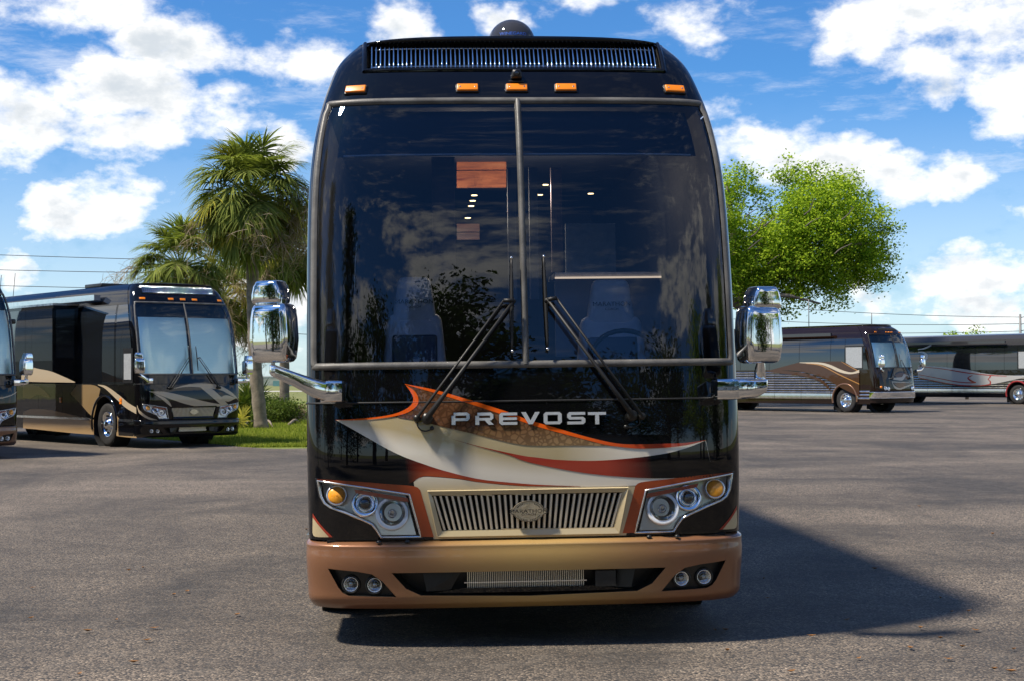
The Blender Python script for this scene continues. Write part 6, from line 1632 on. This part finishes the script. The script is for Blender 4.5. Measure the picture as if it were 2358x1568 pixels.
tag(gr, 'short mown grass blades covering the lawn island', 'grass', kind='stuff')

# far edge of the field
def fence_run():
    t = empty('boundary_fence', (0, 300, 0)); tag(t, 'low pale fence with a teal panel across the far field', 'fence')
    MB().box((-120, -0.1, 1.75), (60, 0.1, 1.95)).build('top_rail', 'fence_white', t, False)
    for i in range(-12, 6):
        MB().box((i * 10, -0.08, 0), (i * 10 + 0.5, 0.08, 1.75)).build('post', 'fence_white', t, False)
        MB().box((i * 10 + 0.55, -0.04, 0.05), (i * 10 + 9.95, 0.04, 1.72)).build('panel', 'fence_panel', t, False)
fence_run()
pt = at(672, 889, 290.0); bx_ = MB().box((pt.x - 3.5, 289.6, 0.0), (pt.x + 3.5, 290.4, 1.0)).build('teal_tarp', 'teal_panel', None, False); tag(bx_, 'low teal block in front of the far fence', 'tarp')
for (u, r_, lab) in ((560, 3.0, 'low dark bush on the horizon beside the white coach mirror'), (690, 2.4, 'small dark bush on the horizon right of the palm trunks')):
    p = at(u, 885, 320.0); t = empty('horizon_bush', (p.x, 320, 0)); tag(t, lab, 'bush', 'bushes on the horizon')
    V, F, f = leaf_cards(blob_points([((0, 0, r_ * 0.4), r_ * 0.5, 1), ((r_ * 0.9, 0, r_ * 0.35), r_ * 0.4, 1), ((-r_, 0, r_ * 0.3), r_ * 0.4, 1)], 1500, 8, 0.3, 0.2), 0.5); V[:, 2] = np.maximum(V[:, 2], 0)
    o = np_mesh('foliage', V, F, 'dark_leaf', t, f); o['kind'] = 'stuff'
# sprigs of a tree top showing over the last coach
p = at(2225, 800, 96.0); t = empty('young_tree', (p.x, 96, 0)); tag(t, 'small tree whose leafy tip shows above the farthest coach roof', 'tree')
MB().tube([(0, 0, -0.05), (0.1, 0, 2.0), (-0.2, 0, 3.6)], [0.12, 0.08, 0.04], 8).tube([(0.05, 0, 1.6), (1.0, 0, 3.4)], [0.05, 0.02], 6).tube([(0.05, 0, 1.4), (-1.1, 0, 3.2)], [0.05, 0.02], 6).build('trunk', 'oak_bark', t)
z_top = at(2225, 762, 96.0).z
V, F, f = leaf_cards(blob_points([((-0.9, 0, z_top - 0.6), 0.6, 1), ((0.6, 0, z_top - 0.5), 0.6, 1), ((0, 0, z_top - 1.2), 1.0, 1), ((1.8, 0, z_top - 0.8), 0.5, 1), ((-1.8, 0, z_top - 1.2), 0.6, 1)], 1800, 9, 0.16, 0.3), 0.2)
o = np_mesh('crown', V, F, 'oak_leaf', t, f); o['kind'] = 'stuff'

# ------------------------------------------------------------------ power lines
def wire(a, b, D, label, sag=0.4, D2=None, r=0.028):
    A, B_ = at(a[0], a[1], D), at(b[0], b[1], D2 or D); pts = []
    for i in range(17):
        f_ = i / 16; p_ = A.lerp(B_, f_); pts.append((p_.x, p_.y, p_.z - sag * 4 * f_ * (1 - f_)))
    w_ = MB().tube(pts, r, 5).build('power_line', 'wire_dark', None); tag(w_, label, 'wire', 'overhead power lines')
wire((-420, 571), (1150, 610), 130, 'highest overhead wire crossing behind the palms on the left', 0.3)
wire((-420, 610), (1150, 632), 130, 'second overhead wire from the top on the left', 0.3)
wire((-420, 645), (1150, 672), 130, 'third overhead wire from the top on the left', 0.3)
wire((-420, 705), (1150, 790), 130, 'lowest overhead wire on the left, passing behind the palm trunks', 0.2)
wire((1180, 640), (2349, 731), 150, 'upper overhead wire on the right, ending at the pole', 0.9)
wire((1180, 690), (2349, 746), 150, 'middle overhead wire on the right, ending at the pole', 0.9)
wire((1180, 740), (2349, 763), 150, 'lowest overhead wire on the right, ending at the pole', 0.6)
def pole(u, vtop, D, label, arms=True):
    a = at(u, vtop, D); t = empty('utility_pole', (a.x, D, 0)); tag(t, label, 'pole', 'utility poles')
    MB().tube([(0, 0, -0.05), (0, 0, a.z)], [0.16, 0.11], 10).build('shaft', 'pole_metal', t)
    for i, z in enumerate((a.z - 0.25, a.z - 0.9, a.z - 1.55)):
        b_ = MB().tube([(0, 0, z - 0.12), (0.45, 0, z), (0.8, 0, z + 0.02)], 0.04, 6).build('bracket', 'pole_metal', t)
        MB().lathe([(0.05, 0), (0.10, 0.05), (0.06, 0.10), (0.09, 0.15), (0.0, 0.2)], (0.8, 0, z + 0.02), (0, 0, 1), 10).build('insulator', 'concrete', b_)
pole(2349, 724, 150, 'grey utility pole with side insulators at the right edge')
pole(1150, 603, 130, 'tall utility pole hidden behind the near coach, carrying the left wires')
pole(1180, 634, 150, 'utility pole hidden behind the near coach, carrying the right wires')
pole(-420, 565, 130, 'utility pole standing out of frame to the left')

# ------------------------------------------------------------------ what stands behind the viewer, seen mirrored in glass, paint and chrome
def big_tree(x, y, h, rad, label, kind, seed, n=9000):
    global rng
    rng = np.random.default_rng(seed); random.seed(seed)
    t = empty('pine_tree' if kind == 'pine' else 'shade_tree', (x, y, 0)); tag(t, label, 'tree', 'trees opposite the coach')
    limbs = [([(0, 0, -0.05), (random.uniform(-0.3, 0.3), 0.2, h * 0.35), (random.uniform(-0.5, 0.5), 0, h * 0.62), (0, 0, h * 0.9)], 0.32, 0.07)]
    balls = []
    m = 9 if kind == 'pine' else 13
    for i in range(m):
        f_ = (i + 0.5) / m; a = i * 2.4
        if kind == 'pine': z = h * (0.55 + 0.42 * f_); rr = rad * (1.05 - 0.75 * f_) * random.uniform(0.5, 1.0); br = rad * random.uniform(0.22, 0.40)
        elif kind == 'tall': z = h * (0.12 + 0.84 * f_); rr = rad * (0.55 - 0.45 * f_) * random.uniform(0.5, 1.0); br = rad * random.uniform(0.40, 0.62) * (1.1 - 0.5 * f_)
        else: z = h * (0.32 + 0.55 * f_); rr = rad * math.sqrt(max(0.05, 1 - (2 * f_ - 0.9) ** 2)) * random.uniform(0.5, 0.95); br = rad * random.uniform(0.30, 0.48)
        c = (rr * math.cos(a), rr * math.sin(a), z); balls.append((c, br, 1))
        limbs.append(([(0, 0, z * 0.72), (c[0] * 0.5, c[1] * 0.5, z * 0.86), c], 0.10, 0.02))
    limb_tree(t, None, limbs, 'oak_bark', 0.3)
    V, F, f = leaf_cards(blob_points(balls, n, 14, 0.34, 0.25), 0.34, 0.45); V[:, 2] = np.maximum(V[:, 2], 0.3)
    o = np_mesh('crown', V, F, 'dark_leaf' if kind != 'light' else 'oak_leaf', t, f); o['kind'] = 'stuff'
BT = [(-17, 4, 15, 3.2, 'tall', 'tall dark tree mirrored at the left edge of the big windshield'), (-14.5, -4, 14, 3.2, 'tall', 'tall narrow tree mirrored beside the left windshield edge'), (-10, -11, 14, 3.6, 'tall', 'tall tree mirrored low in the left half of the windshield'), (-5.5, -17, 11.5, 4.0, 'oak', 'broad tree mirrored in the left windshield pane'),
      (0.5, -22, 13.0, 4.6, 'pine', 'flat-topped pine mirrored near the middle of the left pane'), (4.6, -27, 10.5, 3.8, 'pine', 'second flat-topped pine mirrored beside the windshield divider'), (12.5, -19, 10.5, 4.6, 'oak', 'round tree mirrored low in the right windshield pane'), (18, -12, 10.0, 4.2, 'light', 'light green tree mirrored in the right end of the cowl'),
      (22, -7, 10, 3.6, 'tall', 'tree mirrored at the right edge of the windshield'), (7.0, -36, 10.0, 4.0, 'oak', 'distant tree mirrored right of the windshield divider'), (-26, -18, 14, 5, 'oak', 'big tree mirrored in the left chrome mirror'), (24, 3, 9, 3.5, 'light', 'light tree mirrored in the right chrome mirror')]
for i, (x, y, h, r_, kd, lab) in enumerate(BT): big_tree(x, y, h * 1.2, r_ * 1.1, lab, kd, 50 + i)
ORD = ['first', 'second', 'third', 'fourth', 'fifth', 'sixth', 'seventh', 'eighth', 'ninth', 'tenth', 'eleventh', 'twelfth', 'thirteenth', 'fourteenth']
for i in range(14):
    a = R(-172 + 160 * i / 13); rd = 37 + 4 * math.sin(i * 2.3)
    big_tree(rd * math.cos(a), 6 + rd * math.sin(a), 11.5 + 3.5 * (0.5 + 0.5 * math.sin(i * 1.7)), 4.6, ORD[i] + ' tree from the left in the mirrored row across the lot', ('oak', 'oak', 'light', 'oak', 'pine')[i % 5], 90 + i, 5200)
def office(x, y, w_, d_, h, label):
    t = empty('white_building', (x, y, 0)); tag(t, label, 'building')
    MB().box((-w_ / 2, -d_ / 2, 0), (w_ / 2, d_ / 2, h)).build('wall', 'white_wall', t, False)
    MB().box((-w_ / 2 - 0.3, -d_ / 2 - 0.3, h), (w_ / 2 + 0.3, d_ / 2 + 0.3, h + 0.35)).build('roof', 'concrete', t, False)
    for i in range(int(w_ // 2.4)):
        xx = -w_ / 2 + 1.2 + i * 2.4
        wn = MB().box((xx - 0.65, d_ / 2 + 0.002, 0.9), (xx + 0.65, d_ / 2 + 0.04, 2.6)).build('window', 'silver_trim', t, False); MB().box((xx - 0.58, d_ / 2 + 0.042, 0.97), (xx + 0.58, d_ / 2 + 0.06, 2.53)).build('pane', 'dark_glass', wn, False)
office(9, -27, 12, 6, 4.2, 'white single-storey building mirrored in the chrome mirror arms')

# ------------------------------------------------------------------ dry leaves on the lot
random.seed(77)
LPX = [(905, 857), (1185, 1010), (815, 876), (205, 985), (195, 1180), (555, 1262), (975, 1242), (1500, 1158), (845, 1462), (500, 1535), (930, 1322), (1940, 615), (735, 1190), (1100, 1030)]
c_l = crop(0, 1100, 2.4925); c_r = crop(1800, 1000, 2.15125)
RPX = [(905, 962), (750, 1243), (560, 1332), (1155, 1288), (815, 1455), (450, 1528), (1265, 1345), (1310, 1458), (1665, 1405), (1560, 1515), (1460, 1300), (1100, 1398), (1385, 1392), (320, 1122), (1265, 1123), (100, 1412), (1395, 462), (1150, 618), (1550, 770), (680, 806), (1420, 1195), (300, 1017), (35, 1300), (90, 1298), (1650, 1528), (1325, 1197)]
lm = []
for k_ in range(3):
    pts = [(-0.5, 0), (-0.2, 0.20), (0.15, 0.24), (0.5, 0.02), (0.15, -0.22), (-0.2, -0.20), (0, 0)]
    me = bpy.data.meshes.new('dry_leaf'); me.from_pydata([(x * 0.085, y * 0.085, 0.010 + 0.016 * abs(y) * (k_ + 1) + 0.010 * x * x * 4) for x, y in pts], [], [(6, 0, 1), (6, 1, 2), (6, 2, 3), (6, 3, 4), (6, 4, 5), (6, 5, 0)])
    me.materials.append(MATS['dry_leaf']); lm.append(me)
for i, pp in enumerate([c_l(*p) for p in LPX] + [c_r(*p) for p in RPX]):
    g_ = gnd(*pp); o = bpy.data.objects.new('fallen_leaf', lm[i % 3]); COL.objects.link(o); o.location = (g_.x, g_.y, 0.002); o.rotation_euler = (0, 0, random.uniform(0, 6.28)); sc_ = random.uniform(0.4, 0.8); o.scale = (sc_, sc_, 1)
    tag(o, 'small dry orange-brown leaf lying on the grey asphalt', 'leaf', 'fallen leaves on the lot')
